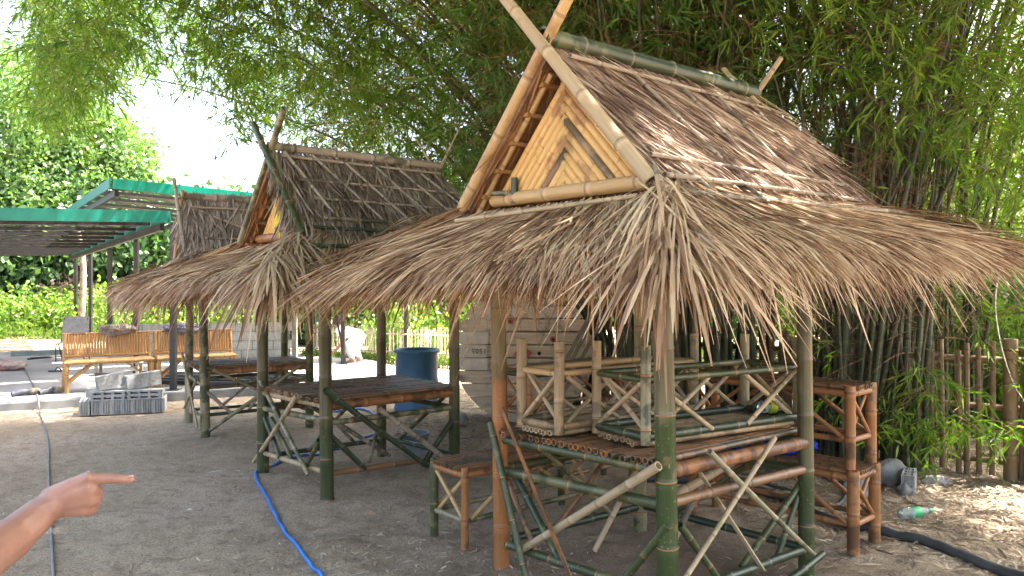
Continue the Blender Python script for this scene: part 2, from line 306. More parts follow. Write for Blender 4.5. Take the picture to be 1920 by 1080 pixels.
class MB:
    """collects tubes, boxes, prisms for ONE mesh object"""
    def __init__(s): s.v = []; s.f = []; s.uv = []; s.sm = []; s.mi = []
    def add(s, vs, fs, uvs=None, smooth=False, mi=0):
        o = len(s.v); s.v += [tuple(p) for p in vs]
        for i, f in enumerate(fs):
            s.f.append([o+j for j in f]); s.sm.append(smooth); s.mi.append(mi)
            s.uv.append(uvs[i] if uvs else [(0.5, 0.5)]*len(f))
    def box(s, c, size, rot=None, mi=0, bev=0.0):
        hx, hy, hz = size[0]/2, size[1]/2, size[2]/2
        vs = [Vector((x, y, z)) for z in (-hz, hz) for y in (-hy, hy) for x in (-hx, hx)]
        if rot is not None: vs = [rot @ v for v in vs]
        c = Vector(c); vs = [v+c for v in vs]
        s.add(vs, [(0, 2, 3, 1), (4, 5, 7, 6), (0, 1, 5, 4), (2, 6, 7, 3), (0, 4, 6, 2), (1, 3, 7, 5)], mi=mi)
    def bar(s, a, b, w, t, up=Vector((0, 0, 1)), mi=0):
        """flat bar from a to b"""
        a = Vector(a); b = Vector(b); d = (b-a); ln = d.length; d.normalize()
        side = d.cross(up)
        if side.length < 1e-4: side = d.cross(Vector((1, 0, 0)))
        side.normalize(); n = side.cross(d)
        rot = Matrix((d, side, n)).transposed()
        s.box((a+b)/2, (ln, w, t), rot, mi)
    def tube(s, pts, radii, n=8, cap=True, vv=None, smooth=True, mi=0):
        pts = [Vector(p) for p in pts]; rings = []
        if not isinstance(radii, (list, tuple)): radii = [radii]*len(pts)
        t0 = (pts[1]-pts[0]).normalized()
        ref = Vector((0, 0, 1)) if abs(t0.z) < 0.9 else Vector((1, 0, 0))
        a = t0.cross(ref).normalized()
        vs = []
        dist = 0.0; vvs = []
        for i, p in enumerate(pts):
            if i == 0: t = t0
            elif i == len(pts)-1: t = (pts[i]-pts[i-1]).normalized()
            else: t = ((pts[i+1]-pts[i]).normalized()+(pts[i]-pts[i-1]).normalized()).normalized()
            a = (a - t*a.dot(t)).normalized(); bb = t.cross(a)
            if i: dist += (pts[i]-pts[i-1]).length
            vvs.append(vv[i] if vv else dist/0.3+0.5)
            for k in range(n):
                an = 2*math.pi*k/n
                vs.append(p + (a*math.cos(an)+bb*math.sin(an))*radii[i])
        fs = []; uvs = []
        for i in range(len(pts)-1):
            for k in range(n):
                k2 = (k+1) % n
                fs.append((i*n+k, i*n+k2, (i+1)*n+k2, (i+1)*n+k))
                u0, u1 = k/n, (k+1)/n
                uvs.append([(u0, vvs[i]), (u1, vvs[i]), (u1, vvs[i+1]), (u0, vvs[i+1])])
        s.add(vs, fs, uvs, smooth, mi)
        if cap:
            for e, idx in ((0, range(n)), (1, range((len(pts)-1)*n, len(pts)*n))):
                ring = [vs[j] for j in idx]; c = pts[0] if e == 0 else pts[-1]
                t = (pts[0]-pts[1]).normalized() if e == 0 else (pts[-1]-pts[-2]).normalized()
                r = radii[0] if e == 0 else radii[-1]
                inner = [c+(q-c)*0.72 for q in ring]; deep = [q-t*min(0.04, r*1.2) for q in inner]
                allv = ring+inner+deep; ff = []
                for k in range(n):
                    k2 = (k+1) % n
                    q1 = (k, k2, n+k2, n+k); q2 = (n+k, n+k2, 2*n+k2, 2*n+k)
                    if e == 0: q1 = q1[::-1]; q2 = q2[::-1]
                    ff += [q1, q2]
                last = tuple(range(2*n, 3*n)); ff.append(last if e else last[::-1])
                v0 = math.floor(vvs[0 if e == 0 else -1])+0.5
                s.add(allv, ff, [[(0.3, v0)]*len(f) for f in ff], False, mi)
    def pole(s, a, b, r, r2=None, n=10, node=0.27, phase=None, bow=0.0, mi=0, swell=1.1):
        """bamboo pole with node ridges"""
        a = Vector(a); b = Vector(b); ln = (b-a).length; r2 = r if r2 is None else r2
        if phase is None: phase = random.random()
        d = (b-a).normalized(); side = d.cross(Vector((0.3, 0.2, 1))).normalized()
        vvals = [(0.0, 1.0)]
        k = math.ceil(phase+1e-3)
        w = min(0.010, r*0.4)
        while True:
            x = (k-phase)*node
            if x > ln-0.03: break
            if x > 0.03: vvals += [(x-w, 1.0), (x-w*0.35, swell), (x+w*0.15, swell*0.985), (x+w*0.7, 0.985), (x+w*1.6, 1.0)]
            k += 1
        vvals.append((ln, 1.0))
        vvals = [q for i, q in enumerate(vvals) if i == 0 or q[0] > vvals[i-1][0]]
        pts = []; rr = []; vv = []
        for x, sc in vvals:
            t = x/ln
            pts.append(a+(b-a)*t+side*(bow*4*t*(1-t))); rr.append((r+(r2-r)*t)*sc); vv.append(phase+x/node)
        s.tube(pts, rr, n, True, vv, True, mi)
    def lathe(s, prof, n=24, c=(0, 0, 0), mi=0, smooth=True):
        vs = []; fs = []
        for (r, z) in prof:
            for k in range(n):
                a = 2*math.pi*k/n; vs.append((c[0]+r*math.cos(a), c[1]+r*math.sin(a), c[2]+z))
        for i in range(len(prof)-1):
            for k in range(n):
                k2 = (k+1) % n; fs.append((i*n+k, i*n+k2, (i+1)*n+k2, (i+1)*n+k))
        s.add(vs, fs, None, smooth, mi)
    def build(s, name, mats, parent=None, loc=None, rot=None):
        me = bpy.data.meshes.new(name); me.from_pydata(s.v, [], s.f)
        uvl = me.uv_layers.new(name="UVMap")
        uvl.data.foreach_set('uv', np.array([c for f in s.uv for uv in f for c in uv], np.float32))
        me.polygons.foreach_set('use_smooth', s.sm)
        me.polygons.foreach_set('material_index', s.mi)
        if not isinstance(mats, (list, tuple)): mats = [mats]
        for m_ in mats: me.materials.append(m_)
        me.update()
        o = bpy.data.objects.new(name, me); link(o, parent)
        if loc is not None: o.location = loc
        if rot is not None: o.rotation_euler = rot
        return o
def pole(name, a, b, r, mat, parent, r2=None, label=None, **kw):
    mb = MB(); mb.pole(a, b, r, r2, **kw); o = mb.build(name, mat, parent)
    if label: o['label'] = label
    return o
def tube(name, pts, r, mat, parent=None, n=8, cap=True):
    mb = MB(); mb.tube(pts, r, n, cap); return mb.build(name, mat, parent)
def smooth_path(pts, sub=8):
    out = []; P = [Vector(p) for p in pts]; P = [P[0]]+P+[P[-1]]
    for i in range(1, len(P)-2):
        for j in range(sub):
            t = j/sub; p0, p1, p2, p3 = P[i-1], P[i], P[i+1], P[i+2]
            out.append(0.5*((2*p1)+(p2-p0)*t+(2*p0-5*p1+4*p2-p3)*t*t+(3*p1-p0-3*p2+p3)*t**3))
    out.append(P[-2]); return out
def copy_tree(o, parent=None):
    c_ = o.copy(); COL.objects.link(c_); c_.parent = parent
    for ch in list(o.children): copy_tree(ch, c_)
    return c_

def blob(name, size, mat, parent=None, loc=(0, 0, 0), amp=0.15, freq=3.0, seed=0, sub=4, flat=0.0):
    """lumpy closed body: rocks, bundles of cloth, sacks"""
    import bmesh
    bm = bmesh.new(); bmesh.ops.create_icosphere(bm, subdivisions=sub, radius=1.0)
    from mathutils import noise as mn
    for v in bm.verts:
        p = v.co.copy(); q = p*freq+Vector((seed*7.1, seed*3.3, seed))
        d = 1+amp*mn.noise(q)*1.6+amp*0.6*mn.noise(q*2.7)
        p *= d; p = Vector((p.x*size[0], p.y*size[1], p.z*size[2]))
        if flat and p.z < -size[2]*flat: p.z = -size[2]*flat
        v.co = p
    me = bpy.data.meshes.new(name); bm.to_mesh(me); bm.free()
    for p in me.polygons: p.use_smooth = True
    me.materials.append(mat); o = bpy.data.objects.new(name, me); link(o, parent); o.location = loc
    return o

# value noise for numpy
def vnoise2(x, y, seed=0):
    def hsh(i, j):
        h_ = np.sin(i*127.1+j*311.7+seed*74.7)*43758.5453
        return h_-np.floor(h_)
    xi = np.floor(x); yi = np.floor(y); fx = x-xi; fy = y-yi
    fx = fx*fx*(3-2*fx); fy = fy*fy*(3-2*fy)
    return (hsh(xi, yi)*(1-fx)+hsh(xi+1, yi)*fx)*(1-fy)+(hsh(xi, yi+1)*(1-fx)+hsh(xi+1, yi+1)*fx)*fy
def ground_h(x, y):
    x = np.asarray(x, float); y = np.asarray(y, float)
    h_ = (vnoise2(x*0.8, y*0.8, 1)-0.5)*0.05+(vnoise2(x*3.1, y*3.1, 2)-0.5)*0.04+(vnoise2(x*8, y*8, 3)-0.5)*0.026+(vnoise2(x*19, y*19, 4)-0.5)*0.010
    r_ = np.hypot(x, y); near = np.clip(1.2-r_/16, 0, 1)
    pr = vnoise2(x*5+0.3*y, y*6, 5); h_ = h_-np.clip(pr-0.72, 0, 1)*0.10
    return h_*near - 0.012

# ================================================================== SETTING
u_ = np.linspace(-1, 1, 451)
gx = np.sinh(u_*6.2)*0.33*0.9; gy = np.sinh(u_*6.2)*0.33*0.9+3.2
GX, GY = np.meshgrid(gx, gy); GZ = ground_h(GX, GY)
n_ = len(u_); idx = np.arange(n_*n_).reshape(n_, n_)
gf = np.stack([idx[:-1, :-1], idx[:-1, 1:], idx[1:, 1:], idx[1:, :-1]], -1).reshape(-1, 4)
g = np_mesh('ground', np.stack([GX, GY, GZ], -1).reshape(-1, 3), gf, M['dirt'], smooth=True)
tag(g, 'sandy grey brown dirt yard', kind='structure')

# cement slab with a rough rounded front edge
def slab_poly(pts, z0, z1, name, mat):
    mb = MB(); vs = [(x, y, z0) for x, y in pts]+[(x, y, z1-0.02) for x, y in pts]
    cx = sum(p[0] for p in pts)/len(pts); cy = sum(p[1] for p in pts)/len(pts)
    ins = []
    for x, y in pts:
        d = Vector((cx-x, cy-y)).normalized()*0.03; ins.append((x+d.x, y+d.y, z1))
    vs += ins; k = len(pts); fs = []
    for i in range(k):
        j = (i+1) % k; fs.append((i, j, k+j, k+i)); fs.append((k+i, k+j, 2*k+j, 2*k+i))
    fs.append(tuple(range(2*k, 3*k))); mb.add(vs, fs); return mb.build(name, mat)
SL = 0.10
front = []
for i in range(41):
    t = i/40; x = -14+12.6*t; y = 5.15+6.95*t*1.0
    y = 9.45+(x+6.26)*0.5451
    w = (random.random()-0.5)*0.05; front.append((x, y+w))
pts = front+[(-1.3, 12.5), (-3.6, 16.6), (-14, 17.2), (-20, 17.2), (-20, 6)]
sl = slab_poly(pts, -0.08, SL, 'pavement', M['slab']); tag(sl, 'grey cement floor slab under the metal canopy', kind='structure')
SUNW = None

# ================================================================== THATCH
def strands(name, Pin, Pout, n, L_rng, mat, parent, s_rng=(-0.03, 0.97), width=(0.004, 0.011), lift=0.03, tilt=0.15, tilt_j=0.25,
            droop=0.5, K=4, tail=0.12, out_n=None, rows=0, wild=0.04, t_rng=(0, 1), lift0=0.0, seed=1, smax=None, smax_j=0.07):
    """ribbons lying on the quad Pin0-Pin1 (top edge) / Pout0-Pout1 (eave)"""
    rg = np.random.default_rng(seed)
    A0, A1 = map(np.array, Pin); B0, B1 = map(np.array, Pout)
    A0 = A0.astype(float); A1 = A1.astype(float); B0 = B0.astype(float); B1 = B1.astype(float)
    t = rg.uniform(t_rng[0], t_rng[1], n); s0 = rg.uniform(s_rng[0], s_rng[1], n)
    if rows:
        q = np.floor(s0*rows)/rows; s0 = np.where(rg.random(n) < 0.6, q+rg.normal(0, 0.015, n), s0)
    Ls = rg.uniform(*L_rng, n)
    slope = np.linalg.norm((B0+B1-A0-A1)/2)
    if smax is not None:
        lim = (smax+rg.exponential(smax_j, n)-s0)*slope
        Ls = np.clip(np.minimum(Ls, lim), 0.08, None)
    wide = max(np.linalg.norm(A1-A0), np.linalg.norm(B1-B0))
    nrm = np.cross(A1-A0 if np.linalg.norm(A1-A0) > 1e-3 else B1-B0, (B0+B1)/2-(A0+A1)/2); nrm /= np.linalg.norm(nrm)
    if nrm[2] < 0: nrm = -nrm
    if out_n is not None and out_n < 0: nrm = -nrm
    dt = (tilt+rg.normal(0, tilt_j, n))*Ls/wide
    wdt = rg.uniform(*width, n)
    l0 = lift0+rg.random(n)**2*lift*0.5; l1 = l0+rg.random(n)**2*lift+rg.normal(0, wild, n)*(rg.random(n) < 0.12)
    V = np.zeros((n, K, 2, 3)); curl = rg.normal(0, 0.006, n)
    sdir = rg.normal(0, 1, n)
    for k in range(K):
        f = k/(K-1)
        tt = t+dt*f+curl*f*f; ss = s0+f*Ls/slope
        # never run past the eave further than a tail
        over = np.clip(ss-1.0, 0, None)
        P = (A0[None]*(1-tt[:, None])+A1[None]*tt[:, None])*(1-ss[:, None])+(B0[None]*(1-tt[:, None])+B1[None]*tt[:, None])*ss[:, None]
        ov = over*slope
        P = P+nrm[None]*(l0+(l1-l0)*f)[:, None]
        P[:, 2] -= droop*ov*1.0+0.9*ov*ov
        ed = (B1-B0)/np.linalg.norm(B1-B0)
        W = ed[None]*0.9+nrm[None]*(sdir*0.6)[:, None]
        W /= np.linalg.norm(W, axis=1)[:, None]
        w_ = wdt*(1.0 if k < K-1 else 0.25)*(0.75 if k == 0 else 1)
        V[:, k, 0] = P-W*w_[:, None]/2; V[:, k, 1] = P+W*w_[:, None]/2
    base = (np.arange(n)*K*2)[:, None, None]
    kk = np.arange(K-1)[None, :, None]*2
    F = base+kk+np.array([0, 1, 3, 2])[None, None, :]
    o = np_mesh(name, V.reshape(-1, 3), F.reshape(-1, 4), mat, parent, smooth=False)
    o['kind'] = 'stuff'; return o

def sheet(name, p00, p10, p11, p01, th, mat, parent):
    """thick panel, p00-p10 top edge, p01-p11 bottom edge"""
    mb = MB(); P = [Vector(p) for p in (p00, p10, p11, p01)]
    n_ = (P[1]-P[0]).cross(P[3]-P[0]).normalized()
    if n_.z < 0: n_ = -n_
    lo = [p-n_*th for p in P]; vs = P+lo
    mb.add(vs, [(0, 1, 2, 3), (7, 6, 5, 4), (0, 4, 5, 1), (1, 5, 6, 2), (2, 6, 7, 3), (3, 7, 4, 0)])
    return mb.build(name, mat, parent)

def lerp(a, b, t): return tuple(a[i]+(b[i]-a[i])*t for i in range(3))

def build_hut(cfg):
    rt = thing('thatched_hut', cfg['label'], 'hut', (*cfg['org'], 0), R(cfg['rot']), 'bamboo huts with thatched roofs in the yard')
    D = cfg['dens']
    Ap, Bp, Cp, Dp = cfg['posts']
    tops = cfg['tops']
    pr = cfg['post_r']
    for p, q, mt, r_ in zip(cfg['posts'], tops, cfg['post_m'], pr):
        pole('post', (p[0], p[1], -0.12), (q[0], q[1], cfg['post_h']), r_, M[mt], rt, r2=r_*0.86, n=16, node=0.29, swell=1.07)
    zt = cfg['table']
    def at(a, b, f, z, off=(0, 0)):
        zf = max(0, z)/cfg['post_h']
        i = 'ABCD'.index(a); j = 'ABCD'.index(b)
        pa = [cfg['posts'][i][k]+(tops[i][k]-cfg['posts'][i][k])*zf for k in (0, 1)]
        pb = [cfg['posts'][j][k]+(tops[j][k]-cfg['posts'][j][k])*zf for k in (0, 1)]
        return (pa[0]+(pb[0]-pa[0])*f+off[0], pa[1]+(pb[1]-pa[1])*f+off[1], z)
    for (a, b, z1, z2, r_, mt) in cfg['rails']:
        pole('rail', at(a, b, 0.0, z1), at(a, b, 1.0, z2), r_, M[mt], rt, n=12, node=0.31, bow=random.uniform(-.006, .006))
    for (a, b, r_, mt, lab) in cfg['braces']:
        o = pole('brace', a, b, r_, M[mt], rt, n=8, node=0.22, r2=r_*0.85, bow=random.uniform(-.01, .01))
        if lab: o['label'] = lab
    for (a, b, w, mt) in cfg.get('strips', []):
        mb = MB(); mb.bar(a, b, w, 0.008, up=Vector((1, 0, 0))); mb.build('strip', M[mt], rt)
    # platform slats, along u
    v0, v1 = Ap[1]-0.0, Bp[1]+0.0; u0, u1 = -0.06, Cp[0]+0.05
    k = int((v1-v0-0.06)/0.037)
    for i in range(k):
        v = v0+0.05+(v1-v0-0.10)*i/(k-1); dz = random.uniform(-0.004, 0.004); dv = random.uniform(-.006, .006)
        a = (u0+random.uniform(-.02, .02)+(Bp[0]-Ap[0])*i/k, v+dv, zt+dz); b = (u1+random.uniform(-.02, .02), v-dv, zt+random.uniform(-.004, .004))
        mb = MB(); mb.pole(a, b, 0.0175, 0.016, n=7, node=0.34, swell=1.05); mb.build('slat', M[cfg['slat_m'][i % len(cfg['slat_m'])]], rt)
    # cross bearers under slats
    for f in (0.25, 0.5, 0.75):
        pole('bearer', (Ap[0]+(Cp[0]-Ap[0])*f, Ap[1]+0.0, zt-0.045), (Bp[0]+(Dp[0]-Bp[0])*f, Bp[1], zt-0.045), 0.022, M['brown'], rt, n=8)
    # ---------------- roof
    ru0, ru1, vc, hw, zr, ze = cfg['ru0'], cfg['ru1'], cfg['vc'], cfg['hw'], cfg['zr'], cfg['ze']
    zr1 = zr+cfg.get('ridge_rise', 0.0)
    R0 = (ru0, vc, zr); R1 = (ru1, vc, zr1)
    E = {}
    E['A'] = (ru0, vc-hw, ze); E['B'] = (ru0, vc+hw, ze); E['C'] = (ru1, vc-hw, ze); E['D'] = (ru1, vc+hw, ze)
    tm = M[cfg['thatch']]; fm = M[cfg['fringe']]
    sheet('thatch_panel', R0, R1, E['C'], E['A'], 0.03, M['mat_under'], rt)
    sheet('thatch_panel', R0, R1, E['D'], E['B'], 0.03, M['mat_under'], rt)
    strands('thatch', (R0, R1), (E['A'], E['C']), int(15000*D), (0.25, 0.55), tm, rt, lift=0.035, tilt=cfg['tilt'], tilt_j=0.22, width=cfg['sw'], seed=cfg['seed'], s_rng=(-0.04, 0.85), rows=6, tail=0.1)
    strands('thatch', (R0, R1), (E['B'], E['D']), int(2600*D), (0.25, 0.5), tm, rt, lift=0.02, wild=0.0, smax=.96, smax_j=.03, tilt=.1, tilt_j=.1, width=(0.008, 0.016), seed=cfg['seed']+1, s_rng=(-0.04, 0.85))
    # underside of both slopes, seen beneath the front overhang
    for (X0, X1, ee) in ((E['B'], E['D'], 2), (E['A'], E['C'], 3)):
        a0 = tuple(np.array(R0)-(0, 0, 0.045)); a1 = tuple(np.array(R1)-(0, 0, 0.045))
        b0 = tuple(np.array(X0)-(0, 0, 0.045)); b1 = tuple(np.array(X1)-(0, 0, 0.045))
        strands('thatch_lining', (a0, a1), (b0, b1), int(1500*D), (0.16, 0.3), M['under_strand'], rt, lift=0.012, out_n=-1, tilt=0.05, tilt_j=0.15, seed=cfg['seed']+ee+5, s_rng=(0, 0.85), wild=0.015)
        for f in (0.12, 0.3, 0.48, 0.66, 0.84):
            p0 = lerp(a0, b0, f); p1 = lerp(a1, b1, f)
            mb = MB(); mb.bar((p0[0]+0.03, p0[1], p0[2]-0.02), (p1[0]-0.03, p1[1], p1[2]-0.02), 0.035, 0.02); mb.build('purlin', M['under_strand'] if D > 0.8 else M['brown'], rt)
    # skirt
    O = cfg['outer']  # outer ring A,B,C,D
    sides = (('A', 'C', cfg['sk_long'], 'long'), ('B', 'A', cfg['sk_front'], 'front'), ('C', 'D', int(2500*D), 'back'), ('D', 'B', int(4000*D), 'far'))
    for a, b, cnt, nm in sides:
        ia, ib = E[a], E[b]
        dzi = -0.05 if nm == 'front' else 0.0; ia = (ia[0], ia[1], ia[2]+dzi); ib = (ib[0], ib[1], ib[2]+dzi)
        oa, ob = O[a], O[b]
        sheet('skirt_panel', ia, ib, lerp(ib, ob, 0.86), lerp(ia, oa, 0.86), 0.022, M['mat_under'], rt)
        strands('skirt_thatch', (ia, ib), (oa, ob), cnt, (0.26, 0.55), fm, rt, lift=0.05, tilt=0.03 if nm != 'long' else cfg['tilt']*0.6, tilt_j=0.24, width=cfg['fw'],
                seed=cfg['seed']+20+ord(nm[0]), s_rng=(-0.1 if nm != 'front' else 0.0, 0.62), droop=cfg['droop'], K=5, wild=0.04, t_rng=(-0.015, 1.015), smax=1.02, smax_j=.08)
        # loose hanging fringe at the edge, seen from below too
        m0 = lerp(ia, oa, 0.55); m1 = lerp(ib, ob, 0.55)
        strands('hanging_fringe', (lerp(m0, oa, -0.1), lerp(m1, ob, -0.1)), (oa, ob), int(cnt*0.2), (0.22, 0.5), M['under_strand'] if nm != 'long' else fm, rt, lift=0.02, out_n=-1, lift0=0.02, tilt=0.0, tilt_j=0.3,
                width=cfg['fw'], seed=cfg['seed']+40+ord(nm[0]), s_rng=(0.0, 0.8), droop=1.1, K=5, wild=0.05, smax=1.0, smax_j=.12)
    # fans of long strands at the near corners
    for cn, cnt, ln, dr in cfg['fans']:
        rg = np.random.default_rng(cfg['seed']+99+ord(cn)+cnt); pi = np.array(E[cn]); po = np.array(O[cn]); dv = po-pi
        Kf = 6; V = np.zeros((cnt, Kf, 2, 3))
        base = math.atan2(dv[1], dv[0]); an = base+rg.normal(0.08, 0.6, cnt); s0 = rg.uniform(0.25, 0.85, cnt); LL = rg.uniform(ln*0.45, ln, cnt)
        st = pi[None]+dv[None]*s0[:, None]+np.array([0, 0, 0.05])+rg.normal(0, 0.03, (cnt, 3))
        slope0 = dv[2]/np.hypot(dv[0], dv[1]); drp = rg.uniform(dr*0.35, dr*1.25, cnt)
        wd = rg.uniform(cfg['fw'][0], cfg['fw'][1]*1.15, cnt)
        for k in range(Kf):
            f = k/(Kf-1)*LL; hor = f*(1-np.clip(drp*f*0.45, 0, 0.75))
            P = st.copy(); P[:, 0] += np.cos(an)*hor; P[:, 1] += np.sin(an)*hor
            P[:, 2] += slope0*f*0.7-drp*f*f
            W = np.stack([-np.sin(an), np.cos(an), rg.normal(0, 0.02, cnt)], 1)*(wd*(1 if k < Kf-1 else 0.3))[:, None]/2
            V[:, k, 0] = P-W; V[:, k, 1] = P+W
        F = (np.arange(cnt)*Kf*2)[:, None, None]+np.arange(Kf-1)[None, :, None]*2+np.array([0, 1, 3, 2])[None, None, :]
        o = np_mesh('corner_thatch', V.reshape(-1, 3), F.reshape(-1, 4), fm, rt); o['kind'] = 'stuff'
    # ridge pole and barge poles
    up = 0.055
    pole('ridge_pole', (ru0-0.03, vc, zr+up), (ru1+0.02, vc, zr1+up), cfg['ridge_r'], M[cfg['ridge_m']], rt, n=14, node=0.34)
    br = cfg['barge_r']
    for sgn, ext in ((-1, cfg['horn'][0]), (1, cfg['horn'][1])):
        dx, dz = -sgn*hw, (zr-ze); ln = math.hypot(hw, dz); ux = (sgn*hw/ln, -dz/ln)
        uo = ru0-0.02-(0.03 if sgn < 0 else -0.02)
        a = (uo, vc+ux[0]*(ln+0.05), zr+0.03+ux[1]*(ln+0.05)); b = (uo-0.01, vc-ux[0]*ext, zr+0.03-ux[1]*ext)
        pole('barge_pole', a, b, br, M[cfg['barge_m'][0 if sgn < 0 else 1]], rt, r2=br*0.8, n=12, node=0.33)
        # inner rafter behind the barge pole
        a2 = (ru0+0.06, vc+ux[0]*ln*0.98, zr-0.06+ux[1]*ln*0.98); b2 = (ru0+0.06, vc+ux[0]*0.05, zr-0.06+ux[1]*0.05)
        pole('rafter', a2, b2, br*0.45, M[cfg['rafter_m']], rt, n=8)
        e2 = cfg['back_horn']
        a3 = (ru1-0.02+0.03*sgn, vc+ux[0]*(0.1), zr1+0.03+ux[1]*0.1); b3 = (ru1-0.02+0.03*sgn, vc-ux[0]*e2, zr1+0.03-ux[1]*e2)
        pole('horn', a3, b3, br*0.6, M['pale'], rt, r2=br*(0.45 if e2 < 0.35 else 0.15), n=8)
    # gable wall of split bamboo in a chevron
    gu = cfg['gu']; gh = hw*0.83; gz0 = ze+0.02; gz1 = zr-0.12; half = cfg['strip_n']
    rise = gz1-gz0
    sheet('gable_backing', (gu+0.035, vc, gz1), (gu+0.035, vc+0.001, gz1), (gu+0.035, vc+gh, gz0), (gu+0.035, vc-gh, gz0), 0.008, M['mat_under'], rt)
    for sgn in (-1, 1):
        for i in range(half):
            f0 = i/half
            apex = gz1-rise*f0; x_end = gh*(1-f0)
            if x_end < 0.03: continue
            wv = gh/half*math.sin(math.atan2(rise, gh))*0.97
            a = Vector((gu-.002*(sgn > 0), vc-sgn*0.012, apex-wv*0.35)); b_ = Vector((gu, vc+sgn*(x_end-gh/half*0.5), gz0+0.0))
            d = (b_-a).normalized()
            mb = MB()
            # half-round strip
            nrm = Vector((-1, 0, 0)); side = d.cross(nrm).normalized(); ln = (b_-a).length
            mk = []; xs = [0.0]; nd = random.uniform(0.1, 0.3)
            while nd < ln-0.03: xs += [nd-0.006, nd, nd+0.006]; mk.append(nd); nd += random.uniform(0.26, 0.34)
            xs.append(ln); vs = []; nn = 6; uv = []
            for x in xs:
                sw = 1.0 if x not in mk else 1.1
                for q in range(nn):
                    an = math.pi*q/(nn-1)
                    vs.append(a+d*x+side*(math.cos(an)*wv*0.5)+nrm*(math.sin(an)*wv*0.34*sw))
            fs = []; uvs = []
            for j in range(len(xs)-1):
                v_0 = xs[j]/0.3+0.5 if False else 0.5; 
                isn = any(abs(xs[j]-q_) < 0.007 and abs(xs[j+1]-q_) < 0.007 for q_ in mk)
                va, vb = (0.96, 0.99) if isn else (0.1+0.7*j/len(xs), 0.1+0.7*(j+1)/len(xs))
                for q in range(nn-1):
                    fs.append((j*nn+q, (j+1)*nn+q, (j+1)*nn+q+1, j*nn+q+1))
                    u0_, u1_ = q/nn*0.5, (q+1)/nn*0.5
                    uvs.append([(u0_, va), (u0_, vb), (u1_, vb), (u1_, va)])
            fs.append(tuple(range(nn))); uvs.append([(0.2, 0.5)]*nn)
            mb.add(vs, fs, uvs, True)
            mt = 'gable'
            if cfg.get('dark_strip') and (sgn, i) in cfg['dark_strip']: mt = 'brown' if sgn > 0 else 'khaki'
            mb.build('gable_strip', M[mt], rt)
    pole('tie_beam', (ru0+0.06, vc-hw*1.02, ze+0.015), (ru0+0.10, vc+hw*0.82, ze+0.03), 0.034, M['tan' if D > 0.8 else 'orange'], rt, n=12, node=0.3)
    # battens over the thatch: (u,s)->(u,s) on the near slope
    def onslope(u, s, lift=0.045):
        z = zr+(ze-zr)*s; v = vc-hw*s; nx = (zr-ze); ln = math.hypot(hw, nx)
        return (u, v-nx/ln*lift, z+hw/ln*lift)
    for (u_a, s_a, u_b, s_b, r_, mt) in cfg['battens']:
        pole('batten', onslope(u_a, s_a), onslope(u_b, s_b), r_, M[mt], rt, n=7, r2=r_*0.8, node=0.26, bow=random.uniform(-.008, .008))
    # battens over skirt
    for (side, t0, s_0, t1, s_1, r_, mt) in cfg['skirt_battens']:
        a, b = side; ia, ib, oa, ob = E[a], E[b], O[a], O[b]
        def q(t, s, lf=0.06):
            p = lerp(lerp(ia, oa, s), lerp(ib, ob, s), t); return (p[0], p[1], p[2]+lf)
        pole('batten', q(t0, s_0), q(t1, s_1), r_, M[mt], rt, n=7, r2=r_*0.8, node=0.26)
    # hidden roof frame: eave beams on the posts, hip rafters
    for a, b in (('A', 'B'), ('A', 'C'), ('B', 'D'), ('C', 'D')):
        pole('eave_beam', at(a, b, -0.12, cfg['post_h']-0.03), at(a, b, 1.12, cfg['post_h']-0.03), 0.028, M['orange' if cfg['seed'] < 300 else 'olive'], rt, n=8)
    for cn, p in zip('ABCD', tops):
        o_ = O[cn]; pole('hip_rafter', (p[0], p[1], cfg['post_h']), (o_[0]*0.85+p[0]*0.15, o_[1]*0.85+p[1]*0.15, o_[2]+0.0), 0.018, M['orange'], rt, n=7)
    return rt, E, O

